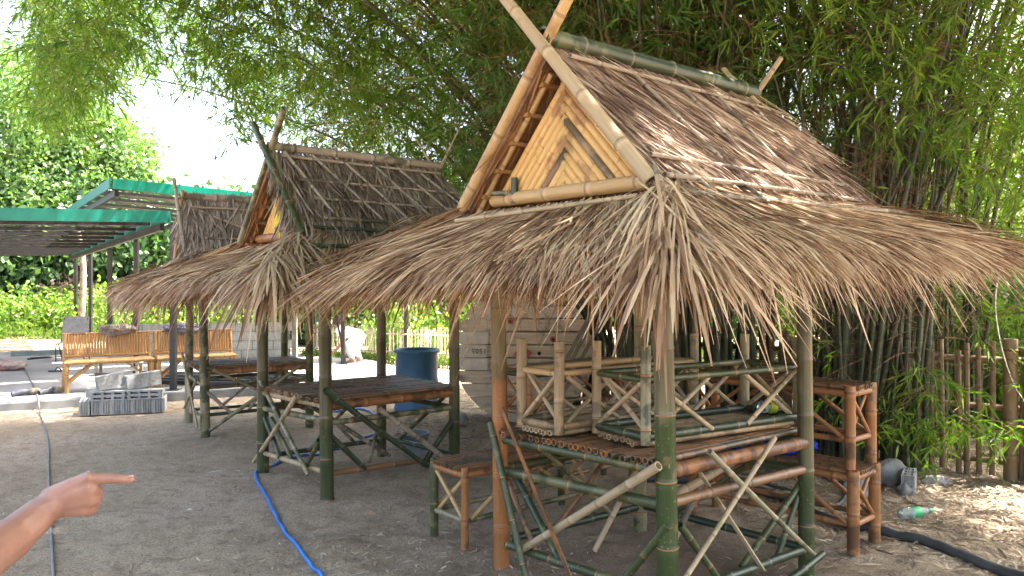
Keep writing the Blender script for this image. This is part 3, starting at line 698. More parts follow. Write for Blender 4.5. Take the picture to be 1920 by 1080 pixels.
# ---- hut 1 (near)
hut1 = dict(label='nearest thatched bamboo hut with pale chevron gable and upturned benches on its table', org=(0.69, 3.385), rot=40, seed=100, dens=1.0,
    posts=[(0, 0), (-0.07, 1.07), (1.10, -0.03), (1.03, 1.05)], tops=[(-0.06, 0.0), (-0.10, 1.08), (1.08, -0.02), (1.03, 1.05)],
    post_r=[0.049, 0.045, 0.043, 0.042], post_m=['postA', 'postB', 'post2', 'olive'], post_h=1.86, table=0.735,
    rails=[('A', 'B', .70, .69, .024, 'green'), ('A', 'C', .70, .69, .033, 'orange'), ('B', 'D', .69, .69, .026, 'olive'), ('C', 'D', .69, .69, .026, 'green'),
           ('A', 'B', .55, .52, .026, 'green'), ('A', 'C', .56, .55, .024, 'brown'), ('B', 'D', .53, .53, .024, 'green'), ('C', 'D', .54, .54, .024, 'green'),
           ('A', 'B', .14, .13, .022, 'green'), ('A', 'C', .14, .13, .022, 'deep'), ('B', 'D', .14, .13, .022, 'deep'), ('C', 'D', .13, .14, .022, 'deep')],
    braces=[((-.1, -.02, .74), (-.1, .89, .14), .022, 'pale', None), ((-.13, 1.10, .78), (-.13, .80, .0), .02, 'green', None),
            ((-.05, 1.05, .47), (-.05, .82, .14), .016, 'brown', None), ((-.04, 1.0, .5), (-.04, .66, .14), .02, 'deep', None),
            ((-.05, -.03, .48), (-.05, .28, .1), .021, 'green', None),
            ((.66, -.11, .78), (-.06, -.11, .25), .013, 'pale', None), ((.15, -.10, .78), (1.0, -.13, .14), .015, 'olive', None),
            ((.62, .05, .12), (1.09, .0, .47), .019, 'green', None), ((.86, .0, .12), (1.12, .0, .47), .017, 'green', None),
            ((.30, .30, .44), (1.02, .30, .58), .027, 'pale', None), ((.07, 0, .45), (.36, 0, .14), .019, 'green', None),
            ((.50, -.2, .11), (.95, -.2, .18), .019, 'deep', 'loose pale green pole jutting past the corner post'),
            ((.12, 1.04, .66), (.75, 1.04, .14), .017, 'olive', None), ((.92, 1.03, .66), (.3, 1.05, .14), .017, 'brown', None),
            ((1.06, .12, .66), (1.04, .8, .14), .017, 'green', None), ((.45, .5, .66), (.15, .6, .16), .016, 'pale', None), ((.5, .42, .1), (.95, .4, .62), .018, 'grey', None)],
    strips=[((-.14, .99, .87), (-.14, .40, .02), .024, 'orange'), ((.30, .12, .70), (.66, -.05, .12), .02, 'pale')],
    slat_m=['brown', 'brown', 'orange', 'brown', 'brown'],
    ru0=-.25, ru1=1.46, vc=.52, hw=.635, zr=2.62, ze=1.93, ridge_rise=.02, thatch='thatch1', fringe='fringe1', tilt=0.42, sw=(0.004, 0.013), fw=(0.0035, 0.0125),
    outer={'A': (-.66, -.56, 1.60), 'B': (-.78, 1.68, 1.54), 'C': (2.10, -.66, 1.69), 'D': (2.0, 1.7, 1.62)}, droop=0.30,
    sk_long=14000, sk_front=11500, fans=[('A', 300, .62, .5), ('A', 45, .62, .85), ('B', 220, .3, .35), ('C', 260, .4, .3)],
    ridge_r=.045, ridge_m='deep', barge_r=.033, barge_m=('pale', 'tan'), horn=(.62, .40), back_horn=.27, rafter_m='tan', gu=-.135, strip_n=10,
    dark_strip={(-1, 3), (1, 6)},
    battens=[(-.2, .11, 1.5, .11, .012, 'grey'), (.24, .14, .36, .80, .011, 'grey'), (.62, .14, .62, .74, .011, 'grey'), (.93, .14, .93, .80, .012, 'grey'), (1.28, .14, 1.2, .78, .012, 'grey'),
             (-.2, .86, 1.5, .84, .012, 'grey'), (-.22, 1.0, 1.52, .97, .013, 'grey')],
    skirt_battens=[('AC', .0, .36, 1.0, .34, .014, 'grey'), ('BA', .25, .42, .93, .40, .012, 'pale'), ('AC', .005, .0, .005, .40, .016, 'grey'), ('AC', .35, .02, .33, .4, .01, 'grey'), ('AC', .15, .02, .17, .3, .009, 'grey')])
h1, E1, O1 = build_hut(hut1)

hut2 = dict(label='middle thatched hut with dark brown roof and open wet table, blue barrel behind it', org=(-1.31, 5.49), rot=40, seed=200, dens=0.62,
    posts=[(0, 0), (-.05, 1.03), (1.12, 0.02), (1.06, 1.06)], tops=[(-.03, 0.0), (-.06, 1.02), (1.12, .02), (1.06, 1.06)],
    post_r=[.049, .048, .046, .046], post_m=['post2', 'post2', 'post2', 'post2'], post_h=1.86, table=.70,
    rails=[('A', 'B', .665, .655, .024, 'pale'), ('A', 'C', .66, .66, .034, 'orange'), ('B', 'D', .66, .66, .026, 'orange'), ('C', 'D', .66, .66, .026, 'orange'),
           ('A', 'B', .56, .53, .022, 'olive'), ('A', 'C', .54, .54, .022, 'olive'), ('B', 'D', .53, .53, .022, 'brown'), ('C', 'D', .54, .54, .022, 'green'),
           ('A', 'B', .19, .17, .02, 'pale'), ('A', 'C', .18, .15, .022, 'brown'), ('B', 'D', .14, .13, .02, 'deep'), ('C', 'D', .16, .16, .02, 'deep')],
    braces=[((-.08, .33, .71), (-.08, 1.15, .08), .019, 'pale', None), ((-.08, 1.05, .78), (-.08, .14, .16), .019, 'olive', None), ((-.05, 1.0, .46), (-.05, .7, .19), .024, 'deep', None),
            ((-.03, .92, .46), (-.0, .60, .19), .022, 'green', None), ((-.05, .03, .42), (-.05, .25, .19), .02, 'green', None),
            ((-.06, -.08, .79), (.80, -.08, .13), .024, 'deep', None), ((.38, -.08, .61), (.98, -.08, .15), .022, 'grey', None), ((.02, .0, .45), (.30, 0, .17), .022, 'deep', None),
            ((.80, .0, .12), (1.09, 0, .45), .024, 'deep', None), ((.35, 1.0, .6), (.75, 1.0, .16), .018, 'olive', None), ((.3, .95, .16), (.8, .95, .6), .018, 'grey', None),
            ((1.08, .1, .62), (1.08, .8, .16), .018, 'green', None), ((.5, .3, .14), (.8, .6, .5), .017, 'olive', None), ((.1, .5, .6), (.75, .4, .14), .018, 'grey', None)],
    slat_m=['brown', 'grey', 'brown'],
    ru0=-.20, ru1=1.30, vc=.5, hw=.60, zr=2.50, ze=1.86, thatch='thatch2', fringe='fringe1', tilt=-0.15, sw=(0.008, 0.018), fw=(0.006, 0.015),
    outer={'A': (-.72, -.62, 1.53), 'B': (-.80, 1.70, 1.50), 'C': (1.8, -.62, 1.55), 'D': (1.8, 1.6, 1.55)}, droop=0.6,
    sk_long=4200, sk_front=3800, fans=[('A', 380, .6, .8), ('B', 150, .35, .5)],
    ridge_r=.03, ridge_m='grey', barge_r=.028, barge_m=('green', 'olive'), horn=(.30, .36), back_horn=.42, rafter_m='orange', gu=-.08, strip_n=11,
    battens=[(-.15, .08, 1.28, .08, .013, 'grey'), (-.1, .38, 1.3, .36, .013, 'grey'), (-.05, .60, 1.3, .60, .013, 'grey'), (-.05, .84, 1.3, .84, .014, 'olive'),
             (-.12, .03, .05, .78, .014, 'grey'), (.1, .03, .45, .84, .012, 'grey'), (.36, .08, .72, .9, .012, 'grey'), (.62, .08, .98, .9, .012, 'grey'), (.85, .1, 1.22, .86, .012, 'grey'), (1.05, .12, 1.3, .55, .012, 'grey')],
    skirt_battens=[('AC', .0, .0, 1.0, .02, .015, 'deep'), ('AC', .02, .42, 1.0, .42, .014, 'deep'), ('AC', .25, .42, .4, .03, .014, 'olive')])
h2, E2, O2 = build_hut(hut2)

hut3 = dict(label='farthest and smallest looking thatched hut with greyish roof beside the green metal canopy', org=(-3.13, 7.9), rot=32, seed=300, dens=0.42,
    posts=[(0, 0), (-.02, .87), (1.07, -.02), (1.05, .88)], tops=[(-.03, 0.0), (0, .87), (1.07, -.02), (1.05, .88)],
    post_r=[.049, .047, .046, .046], post_m=['olive', 'olive', 'green', 'green'], post_h=1.80, table=.68,
    rails=[('A', 'B', .64, .66, .022, 'olive'), ('A', 'C', .64, .64, .03, 'orange'), ('B', 'D', .64, .64, .024, 'brown'), ('C', 'D', .64, .64, .024, 'orange'),
           ('A', 'B', .5, .52, .02, 'olive'), ('A', 'C', .48, .5, .02, 'brown'), ('B', 'D', .48, .5, .02, 'deep'), ('C', 'D', .5, .5, .02, 'olive'),
           ('A', 'B', .17, .17, .018, 'olive'), ('A', 'C', .2, .22, .018, 'deep'), ('B', 'D', .14, .13, .018, 'deep'), ('C', 'D', .16, .16, .018, 'deep')],
    braces=[((-.09, .86, .78), (-.09, -.05, .09), .015, 'pale', None), ((-.09, -.02, .58), (-.09, .7, .19), .014, 'olive', None), ((-.05, .8, .45), (-.05, .6, .15), .012, 'pale', None), ((-.05, .74, .45), (-.05, .5, .15), .012, 'pale', None),
            ((.0, -.08, .7), (.6, -.08, .38), .017, 'olive', None), ((.02, -.08, .05), (.95, -.08, .66), .021, 'olive', None), ((0, -.03, .45), (.25, -.03, .2), .019, 'grey', None),
            ((.3, .85, .14), (.9, .85, .6), .018, 'grey', None), ((.9, .4, .6), (.5, .4, .14), .018, 'grey', None)],
    slat_m=['brown', 'grey', 'brown'],
    ru0=-.15, ru1=1.30, vc=.44, hw=.50, zr=2.42, ze=1.78, thatch='thatch3', fringe='fringe1', tilt=-0.05, sw=(0.010, 0.022), fw=(0.008, 0.018),
    outer={'A': (-.62, -.55, 1.46), 'B': (-.72, 1.48, 1.44), 'C': (1.8, -.5, 1.48), 'D': (1.7, 1.4, 1.5)}, droop=0.65,
    sk_long=2600, sk_front=2400, fans=[('A', 300, .6, .8), ('B', 130, .35, .5)],
    ridge_r=.035, ridge_m='grey', barge_r=.024, barge_m=('grey', 'tan'), horn=(.28, .10), back_horn=.2, rafter_m='tan', gu=-.06, strip_n=9,
    battens=[(-.1, .15, 1.25, .14, .014, 'grey'), (-.02, .2, .9, .78, .015, 'grey'), (.42, .08, .22, .5, .015, 'grey'), (.0, .68, 1.25, .66, .015, 'grey'), (.2, .86, 1.2, .86, .015, 'grey'), (.6, .1, 1.1, .8, .014, 'grey')],
    skirt_battens=[('AC', .0, .3, 1.0, .3, .014, 'grey')])
h3, E3, O3 = build_hut(hut3)

# wall bracket and peg in the near gable
pole('peg', (-.23, .96, 1.985), (-.10, .80, 1.985), .014, M['olive'], h1, n=8)
mb = MB(); mb.pole((-.17, .85, 1.93), (-.17, .85, 2.06), .018, n=10); mb.build('stub', M['deep'], h1)
rg_ = blob('rag', (.045, .04, .09), cloth('yellow_cloth', (0.62, 0.5, 0.08), (0.5, 0.38, 0.06)), None, (0, 0, 0), .3, 3, 3)
_p = h2.matrix_basis @ Vector((-.20, .33, 1.97)); rg_.location = _p
tag(rg_, 'small crumpled yellow rag tucked at the base of the middle hut gable', 'rag')
b_ = blob('cloth_bundle', (.12, .06, .05), cloth('dusty_mauve_cloth', (0.25, 0.16, 0.15), (0.17, 0.1, 0.09)), None, (0, 0, 0), .3, 3, 8)
b_.location = h2.matrix_basis @ Vector((-.22, .17, 1.93)); b_.rotation_euler = (0, 0, R(130))
tag(b_, 'dusty mauve cloth bundle lying on the skirt roof at the middle hut gable', 'cloth')

# ================================================================== BENCHES
def bench(name_label, loc, rz, mats, upturned=False, Ln=1.06, Wd=0.31, H=0.47, group='bamboo benches at the near hut', leg_r=.026, rx=0, square=False):
    """origin at the middle of the near end, length along +x"""
    rt = thing('bamboo_bench', name_label, 'bench', loc, rz, group)
    fl = (lambda z: H-z) if upturned else (lambda z: z)
    L4 = [(0, -Wd/2), (0, Wd/2), (Ln, -Wd/2), (Ln, Wd/2)]
    for i, (x, y) in enumerate(L4):
        pole('leg', (x, y, fl(0.0)), (x, y, fl(H-0.0 if not upturned else H-.01)), leg_r*random.uniform(.92, 1.05), M[mats['leg'][i % len(mats['leg'])]], rt, n=10, node=.25)
    zs = H-.045
    for a, b in ((0, 2), (1, 3), (0, 1), (2, 3)):
        pole('rail', (*L4[a], fl(zs)), (*L4[b], fl(zs)), .021, M[mats['rail']], rt, n=9)
        pole('rail', (*L4[a], fl(.16)), (*L4[b], fl(.16)), .017, M[mats['low']], rt, n=8)
    o = .0
    for (p, q) in (((0, -Wd/2+.02, .17), (0, Wd/2-.02, zs-.02)), ((0.02, Wd/2-.02, .17), (0.02, -Wd/2+.02, zs-.02)),
                   ((Ln, -Wd/2+.02, .17), (Ln, Wd/2-.02, zs-.02)), ((Ln-.02, Wd/2-.02, .17), (Ln-.02, -Wd/2+.02, zs-.02))):
        pole('brace', (p[0], p[1], fl(p[2])), (q[0], q[1], fl(q[2])), .012, M[mats['brace']], rt, n=7)
    for y in (-Wd/2-.015, Wd/2+.015):
        for (x0, x1) in ((.03, .42), (Ln-.03, Ln-.42)):
            pole('brace', (x0, y, fl(.17)), (x1, y, fl(zs)), .013, M[mats['brace']], rt, n=7)
            if upturned: pole('brace', (x1, y+.02, fl(.17)), (x0, y+.02, fl(zs)), .013, M[mats['brace']], rt, n=7)
    k = 9
    for i in range(k):
        y = -Wd/2+.012+(Wd-.024)*i/(k-1)
        if not square and i in (0, k-1): xa, xb = .03, Ln-.03
        else: xa, xb = -.03, Ln+.03
        mb = MB(); mb.pole((xa+random.uniform(-.01, .01), y, fl(H-.012+random.uniform(-.002, .002))), (xb, y, fl(H-.012)), .0155, n=7, node=.33, swell=1.06); mb.build('slat', M[mats['slat']], rt)
    return rt
bench('low bamboo bench with one green leg standing at the left side of the nearest hut', (-.37, 4.56, 0), R(40),
      dict(leg=['orange', 'green', 'olive', 'green'], rail='orange', low='olive', brace='tan', slat='brown'))
bench('upturned bench on the nearest hut table with two stubby tan legs', (*(h1.matrix_basis @ Vector((-.065, .775, 0))).xy, .765), R(40)-.02,
      dict(leg=['khaki', 'khaki', 'olive', 'olive'], rail='khaki', low='tan', brace='pale', slat='pale'), True, Wd=.29, leg_r=.027)
bench('upturned bench with long green rails on the nearest hut table', (*(h1.matrix_basis @ Vector((.09, .37, 0))).xy, .765), R(40)-.13,
      dict(leg=['olive', 'khaki', 'olive', 'olive'], rail='deep', low='green', brace='pale', slat='khaki'), True, Ln=1.09, Wd=.36, leg_r=.026)
OB = dict(leg=['orange'], rail='orange', low='orange', brace='orange', slat='brown')
bench('reddish bench at the bottom of the pair stacked right of the nearest hut', (2.03, 4.46, 0), R(133), OB, Wd=.29, leg_r=.033, group='varnished benches stacked in pairs')
bench('reddish varnished bench on top of the pair stacked right of the nearest hut', (2.015, 4.47, .475), R(132), OB, Wd=.27, leg_r=.031, group='varnished benches stacked in pairs')
DBm = dict(leg=['orange', 'brown'], rail='deep', low='brown', brace='orange', slat='brown')
bench('dark bench at the bottom of the pair stacked behind the nearest hut', (.02, 5.42, 0), R(40), DBm, Wd=.3, group='varnished benches stacked in pairs')
bench('dark bench on top of the pair stacked behind the nearest hut', (.03, 5.42, .475), R(40), DBm, Wd=.3, group='varnished benches stacked in pairs')

# things on the near table
def bottle(name, label, loc, rot, body, cap_m, lab_m, Lb=.21, r=.033, cat='bottle'):
    rt = thing(name, label, cat, loc); rt.rotation_euler = rot
    mb = MB(); mb.lathe([(0.001, 0), (r*.8, 0), (r, .012), (r*.97, Lb*.3), (r, Lb*.34), (r, Lb*.62), (r*.92, Lb*.7), (r*.42, Lb*.9), (r*.38, Lb*.94)], 18); mb.build('body', body, rt)
    mb = MB(); mb.lathe([(r*1.015, Lb*.36), (r*1.02, Lb*.37), (r*1.02, Lb*.6), (r*1.0, Lb*.61)], 18); mb.build('wrapper', lab_m, rt)
    mb = MB(); mb.lathe([(r*.47, Lb*.91), (r*.47, Lb*.99), (r*.4, Lb), (.001, Lb)], 14); mb.build('cap', cap_m, rt)
    return rt
m, nt, b = new_mat('clear_plastic'); b.inputs["Transmission Weight"].default_value = 0.85; b.inputs["Roughness"].default_value = 0.12; b.inputs["IOR"].default_value = 1.3
f = noise(nt, N(nt, "ShaderNodeTexCoord").outputs["Object"], 30); L(nt, ramp(nt, f, [(0.3, (0.75, 0.82, 0.82)), (0.7, (0.6, 0.7, 0.68))]), b.inputs["Base Color"]); M['clear'] = m
GRN = simple_mat('green_plastic', (0.03, 0.28, 0.1), (0.04, 0.33, 0.12), .35); YEL = simple_mat('yellow_plastic', (0.55, 0.6, 0.03), (0.5, 0.5, 0.03), .4)
bottle('water_bottle', 'empty clear plastic bottle with green cap lying on the dry leaves', (2.50, 4.98, .045), (R(88), 0, R(104)), M['clear'], GRN, GRN, .24, .036)
bottle('oil_bottle', 'clear bottle with yellow wrapper lying on the upturned bench', (1.36, 4.25, .845), (R(90), 0, R(100)), M['clear'], M['clear'], YEL, .15, .035)
bg = blob('blue_bag', (.085, .05, .07), cloth('blue_nylon', (0.02, 0.04, 0.4), (0.015, 0.03, 0.25)), None, (1.30, 4.62, .56), .3, 2.5, 4); tag(bg, 'crumpled bright blue bag lying behind the green rails of the upturned bench', 'bag')
bg.location = (1.40, 4.60, .56)
bg2 = blob('blue_tarp', (.16, .08, .04), cloth('blue_tarp', (0.02, 0.05, 0.42), (0.015, 0.035, 0.3)), None, (1.72, 4.80, .52), .35, 3, 5); tag(bg2, 'crumpled blue tarp lying on the lower bench of the right hand stack', 'tarp')

# ================================================================== BARREL, BUCKET, HOSES
t = thing('water_barrel', 'large faded blue plastic barrel standing behind the middle hut', 'barrel', (-1.17, 9.5, 0))
mb = MB(); mb.lathe([(.001, 0), (.27, 0), (.275, .02), (.275, .05), (.268, .06), (.262, .35), (.268, .37), (.262, .39), (.255, .70), (.268, .71), (.27, .745), (.262, .755), (.245, .75), (.24, .68), (.25, .06), (.001, .05)], 36); mb.build('body', M['blue_tank'], t)
mb = MB()
for k in range(36):
    a0, a1 = 2*math.pi*k/36, 2*math.pi*(k+1)/36
mb.lathe([(.272, .71), (.284, .715), (.286, .735), (.272, .742)], 36); mb.build('rim', M['blue_tank'], t)
mb = MB(); mb.lathe([(.001, .66), (.243, .66)], 30); mb.build('water', simple_mat('dark_water', (0.02, 0.03, 0.03), (0.015, 0.02, 0.02), .05), t)
t = thing('bucket', 'small grey plastic bucket on the dirt under the middle hut', 'bucket', (-.87, 6.95, 0))
mb = MB(); mb.lathe([(.001, 0), (.098, 0), (.102, .01), (.122, .19), (.13, .192), (.13, .205), (.118, .205), (.113, .19), (.095, .02), (.001, .015)], 28); mb.build('body', M['bucket'], t)
tube('handle', [(.128*math.cos(a), .128*math.sin(a)*.9, .2-.05*abs(math.sin(a))*0+.0-.0*a+(-.07*math.sin(a))) for a in np.linspace(0, math.pi, 12)], .004, M['dark_steel'], t, 6)

def gp(x, y, r): return (x, y, float(ground_h(x, y))+r)
def px2g(px, py, z=0.0):
    d = (1.5-z)*1450/(py-540); return ((px-960)/1450*d, d)
def hose(name, px, r, mat, z=0.0):
    pts = [px2g(*p) if len(p) == 2 else p[:2] for p in px]
    sp_ = smooth_path([(x, y, 0) for x, y in pts], 10)
    sp_ = [gp(p.x, p.y, r*0.9) for p in sp_]
    sp_ = [(p[0], p[1], p[2]+(0.0)) for p in sp_]
    return tube(name, sp_, r, mat, None, 10)
o = hose('blue_hose', [(640, 1130), (603, 1078), (560, 1030), (522, 975), (492, 920), (480, 892), (502, 877), (545, 863), (601, 849), (650, 832), (692, 817), (715, 803), (712, 788), (690, 770), (660, 765), (632, 768), (600, 760)], .0125, M['blue_hose'])
tag(o, 'bright blue garden hose snaking over the dirt under the middle hut', 'hose')
pts_ = [px2g(105, 1140), px2g(99, 1060), px2g(94, 960), px2g(91, 880), px2g(90, 830), px2g(82, 795), px2g(76, 778)]
sp_ = smooth_path([(*p, 0) for p in pts_], 8); sp_ = [gp(p.x, p.y, .009) for p in sp_]
p_ = [(px, py) for px, py in ((70, 742), (62, 722), (50, 698), (40, 685), (25, 678), (5, 676), (-20, 674))]
sp_ += [(*px2g(72, 752, SL), SL+.01)] + [(*px2g(a, b, SL), SL+.009) for a, b in p_]
o = tube('grey_cable', sp_, .010, M['grey_hose'], None, 8); tag(o, 'thin grey hose running from the slab across the left side of the yard', 'hose')
o = hose('black_pipe', [(1180, 900), (1330, 905), (1440, 930), (1538, 972), (1600, 990), (1661, 1005), (1760, 1030), (1919, 1078), (2060, 1120)], .030, M['black_pipe'])
tag(o, 'thick black pipe half sunk in the ground right of the nearest hut', 'pipe')
o = hose('black_pipe', [(1200, 880), (1350, 885), (1480, 918), (1560, 950), (1590, 925), (1570, 905), (1480, 885), (1380, 875)], .016, M['black_pipe'])
tag(o, 'thin black hose coiled on the ground behind the nearest hut', 'hose')

# ================================================================== CONCRETE BLOCKS
def block_mesh(ribs=True):
    """39 x 19 x 9 cm block: length x, thickness y, cores run along z"""
    xs = [0, .012, .065, .09, .165, .19, .20, .225, .30, .325, .378, .39]
    xs = [0, .02, .05, .115, .150, .155, .235, .24, .275, .34, .37, .39]
    ys = [0, .017, .040, .050, .060, .070, .093, .11]
    hx = {(2, 2): 0}
    voidx = [2, 5, 8]  # cells between xs[i],xs[i+1]
    def void(i, j):
        if i in (2, 5, 8) and j in (1, 5): return True
        if i in (0, 10) and j in (1, 3, 5): return True
        return False
    # widen voids
    xs = [0, .014, .045, .125, .150, .152, .232, .238, .262, .345, .376, .39]
    mb = MB(); H = .165
    def q(a, b, c, d): mb.add([a, b, c, d], [(0, 1, 2, 3)])
    nx, ny = len(xs)-1, len(ys)-1
    vx = {2: 1, 5: 1, 8: 1}
    for i in range(nx):
        for j in range(ny):
            if void(i, j): continue
            x0, x1, y0, y1 = xs[i], xs[i+1], ys[j], ys[j+1]
            q((x0, y0, H), (x1, y0, H), (x1, y1, H), (x0, y1, H)); q((x0, y1, 0), (x1, y1, 0), (x1, y0, 0), (x0, y0, 0))
            for (di, dj, p, r_) in ((-1, 0, (x0, y1), (x0, y0)), (1, 0, (x1, y0), (x1, y1)), (0, -1, (x0, y0), (x1, y0)), (0, 1, (x1, y1), (x0, y1))):
                a, c_ = i+di, j+dj
                if a < 0 or a >= nx or c_ < 0 or c_ >= ny or void(a, c_):
                    q((*p, 0), (*r_, 0), (*r_, H), (*p, H))
    return mb
BLK = block_mesh().build('concrete_block', M['concrete']); BLK_ME = BLK.data; bpy.data.objects.remove(BLK)
# stack frame: origin at left front bottom, x along stack
SA = R(18); SO = Vector((-5.06, 9.06, 0))
def put_block(local, rot, label):
    o = bpy.data.objects.new('concrete_block', BLK_ME); link(o)
    Mx = Matrix.Translation(SO) @ Matrix.Rotation(SA, 4, 'Z') @ Matrix.Translation(Vector(local)) @ rot
    o.matrix_world = Mx; tag(o, label, 'concrete block', 'hollow concrete blocks heaped by the slab edge')
RX = lambda a: Matrix.Rotation(R(a), 4, 'X'); RY = lambda a: Matrix.Rotation(R(a), 4, 'Y'); RZ = lambda a: Matrix.Rotation(R(a), 4, 'Z')
nm = ['leftmost block of the bottom row, standing a little apart at the end', 'second', 'third', 'fourth', 'fifth', 'sixth', 'seventh', 'eighth', 'rightmost']
for i in range(8):
    x = .112+i*.1125+(0 if i else -.012)
    lab = 'leftmost upright block of the bottom row in the heap, turned slightly' if i == 0 else ('rightmost upright block of the bottom row in the heap' if i == 7 else nm[i]+' upright block from the left in the bottom row of the heap')
    put_block((x, random.uniform(-.01, .015), 0), RZ(90+(7 if i == 0 else random.uniform(-1.5, 1.5))), lab)
put_block((.095, .165, .167), RZ(0) @ RX(90), 'grey block lying across the heap with narrow slots facing the yard')
put_block((.495, .16, .167), RZ(-1) @ RX(90), 'grey block lying across the heap right end with wide open slots')
put_block((.20, .02, .283), RZ(26) @ RY(-8), 'tilted block on top of the heap with its cores showing upward')
put_block((.50, .05, .28), RZ(24) @ RY(-6), 'second tilted block on top of the heap, right of the one showing its cores')
put_block((-.02, .42, .10), RZ(8), 'block standing on edge behind the left end of the heap')

# ================================================================== SOFAS (bamboo settees) on the slab
def settee(label, loc, rz):
    rt = thing('bamboo_settee', label, 'settee', loc, rz, 'bamboo settees on the cement slab'); S = M['sofa']; Ln, Dp = 1.03, .26
    for x in (0.0, Ln):
        pole('leg', (x, 0, 0), (x, 0, .40), .027, S, rt, n=10); pole('leg', (x-.02*(1 if x == 0 else -1), Dp, 0), (x, Dp+.03, .77), .026, S, rt, n=10)
        pole('side_rail', (x, 0, .38), (x, Dp, .38), .02, S, rt, n=8); pole('side_rail', (x, 0, .12), (x, Dp, .12), .016, S, rt, n=8)
    pole('front_rail', (-.03, -.01, .40), (Ln+.03, -.01, .40), .025, S, rt, n=10); pole('seat_rail', (0, Dp, .38), (Ln, Dp, .38), .022, S, rt, n=8)
    for i in range(7):
        y = .03+i*.035; mb = MB(); mb.pole((-.01, y, .415), (Ln+.01, y, .415), .016, n=7); mb.build('seat_slat', S, rt)
    pole('back_rail', (-.03, Dp+.03, .77), (Ln+.03, Dp+.03, .77), .021, M['orange'], rt, n=10); pole('back_rail', (0, Dp+.01, .47), (Ln, Dp+.01, .47), .02, S, rt, n=8)
    for i in range(28):
        x = .04+(Ln-.08)*i/27; mb = MB(); mb.pole((x, Dp+.005, .48), (x, Dp+.022, .765), .0165, n=7, node=.6, phase=.12+random.random()*.2); mb.build('back_slat', S, rt)
    for x0, sg in ((.03, 1), (Ln-.03, -1)):
        for k in range(3): pole('brace', (x0, .0+k*.09, .14+k*.01), (x0+sg*.27, 0+k*.09, .37), .014, S, rt, n=7)
    return rt
DS = R(33.7)
st1 = settee('left bamboo settee on the slab with a slatted honey coloured back', (-5.90, 10.25, SL), DS)
v_ = Vector((math.cos(DS), math.sin(DS), 0))
st2 = settee('right bamboo settee on the slab, behind the black post and next to the first', tuple(Vector((-5.90, 10.25, SL))+v_*1.13), DS)
for (f, lab, cc, seed) in ((.62, 'striped brown cloth heaped over the back of the left settee', ((0.3, 0.24, 0.2), (0.12, 0.09, 0.08)), 1), (.35, 'dark purple cloth heaped over the back of the right settee', ((0.1, 0.09, 0.14), (0.2, 0.17, 0.2)), 2)):
    base = Vector((-5.90, 10.25, SL)) + (v_*1.13 if seed == 2 else Vector((0, 0, 0))) + v_*f*1.03 + Vector((-math.sin(DS), math.cos(DS), 0))*.30
    o = blob('cloth_heap', (.22, .09, .085), cloth('heap_cloth', *cc, 60), None, base+Vector((0, 0, .80)), .35, 2.4, seed); o.rotation_euler = (0, 0, DS)
    tag(o, lab, 'cloth')

# ================================================================== CANOPIES
def canopy(label, corner, dx, dy, lx, ly, slope_x, slope_y, posts, zf=.0):
    """corner: right/front point of the underside; dx, dy unit directions; roof plane z = z0+sx*a+sy*b"""
    rt = thing('metal_canopy', label, 'canopy', (0, 0, 0)); C = Vector(corner)
    def P(a, b, h_=0): q = C+dx*a+dy*b; return Vector((q.x, q.y, corner[2]+slope_x*a+slope_y*b+h_))
    # corrugated sheet with clear strips
    nb = int(ly/1.3)
    for i in range(nb):
        b0, b1 = ly*i/nb+.30, ly*(i+1)/nb-.04
        mb = MB(); ka = 40; vs = []; fs = []
        for k in range(ka+1):
            hgt = .012 if k % 2 else -.012
            vs += [P(lx*k/ka, b0, .19+hgt), P(lx*k/ka, b1, .19+hgt), P(lx*k/ka, b0, .20+hgt), P(lx*k/ka, b1, .20+hgt)]
        for k in range(ka):
            o_ = k*4; fs += [(o_, o_+4, o_+5, o_+1), (o_+2, o_+3, o_+7, o_+6)]
        mb.add(vs, fs); mb.build('roof_sheet', M['roof_under'], rt)
    n_p = int(ly/1.3)
    for i in range(n_p+1):
        b = ly*i/n_p; mb = MB(); mb.bar(P(0, b, .15), P(lx, b, .15), .05, .05); mb.build('purlin', M['black_steel'], rt)
    for a in np.linspace(0.06, lx-.06, 4):
        mb = MB(); mb.bar(P(a, 0, .02), P(a, ly, .02), .06, .1); mb.build('beam', M['dark_steel'], rt)
    for (p, q) in (((0, -.04), (lx, -.04)), ((-.04, -.04), (-.04, ly)), ((lx, -.04), (lx, ly))):
        mb = MB(); a, b = P(*p, .16), P(*q, .16); d = (b-a).normalized(); side = d.cross(Vector((0, 0, 1))).normalized()
        mb.bar(a, b, .02, .16); mb.build('fascia', M['green_sheet'], rt)
    for (x, y, zt) in posts:
        mb = MB(); mb.box((x, y, (zt+SL)/2), (.075, .075, zt-SL)); mb.build('post', M['black_steel'], rt)
        mb = MB(); mb.box((x, y, SL+.006), (.16, .16, .012)); mb.build('base_plate', M['black_steel'], rt)
    return rt
dxl = Vector((-.862, -.507, 0)); dyb = Vector((-.564, .826, 0))
pp = [(-4.65, 10.62, 2.36)]+[(-4.93-8.07*t_, 11.2+11.8*t_, 2.36) for t_ in (.217, .462, .716, .98)]
canopy('low black steel canopy with teal green edge over the slab at the left', (-4.80, 10.75, 2.33), dxl, dyb, 7.5, 14.5, -.03, .0, pp)
dr = Vector((.862, .507, 0))
canopy('higher canopy with teal green edge rising behind the farthest hut', (-6.2, 12.0, 2.96), dr, dyb, 6.5, 8.0, -.045, .02, [(-3.10, 14.2, 2.9), (-2.07, 15.1, 2.9), (-4.3, 16.8, 2.9)])

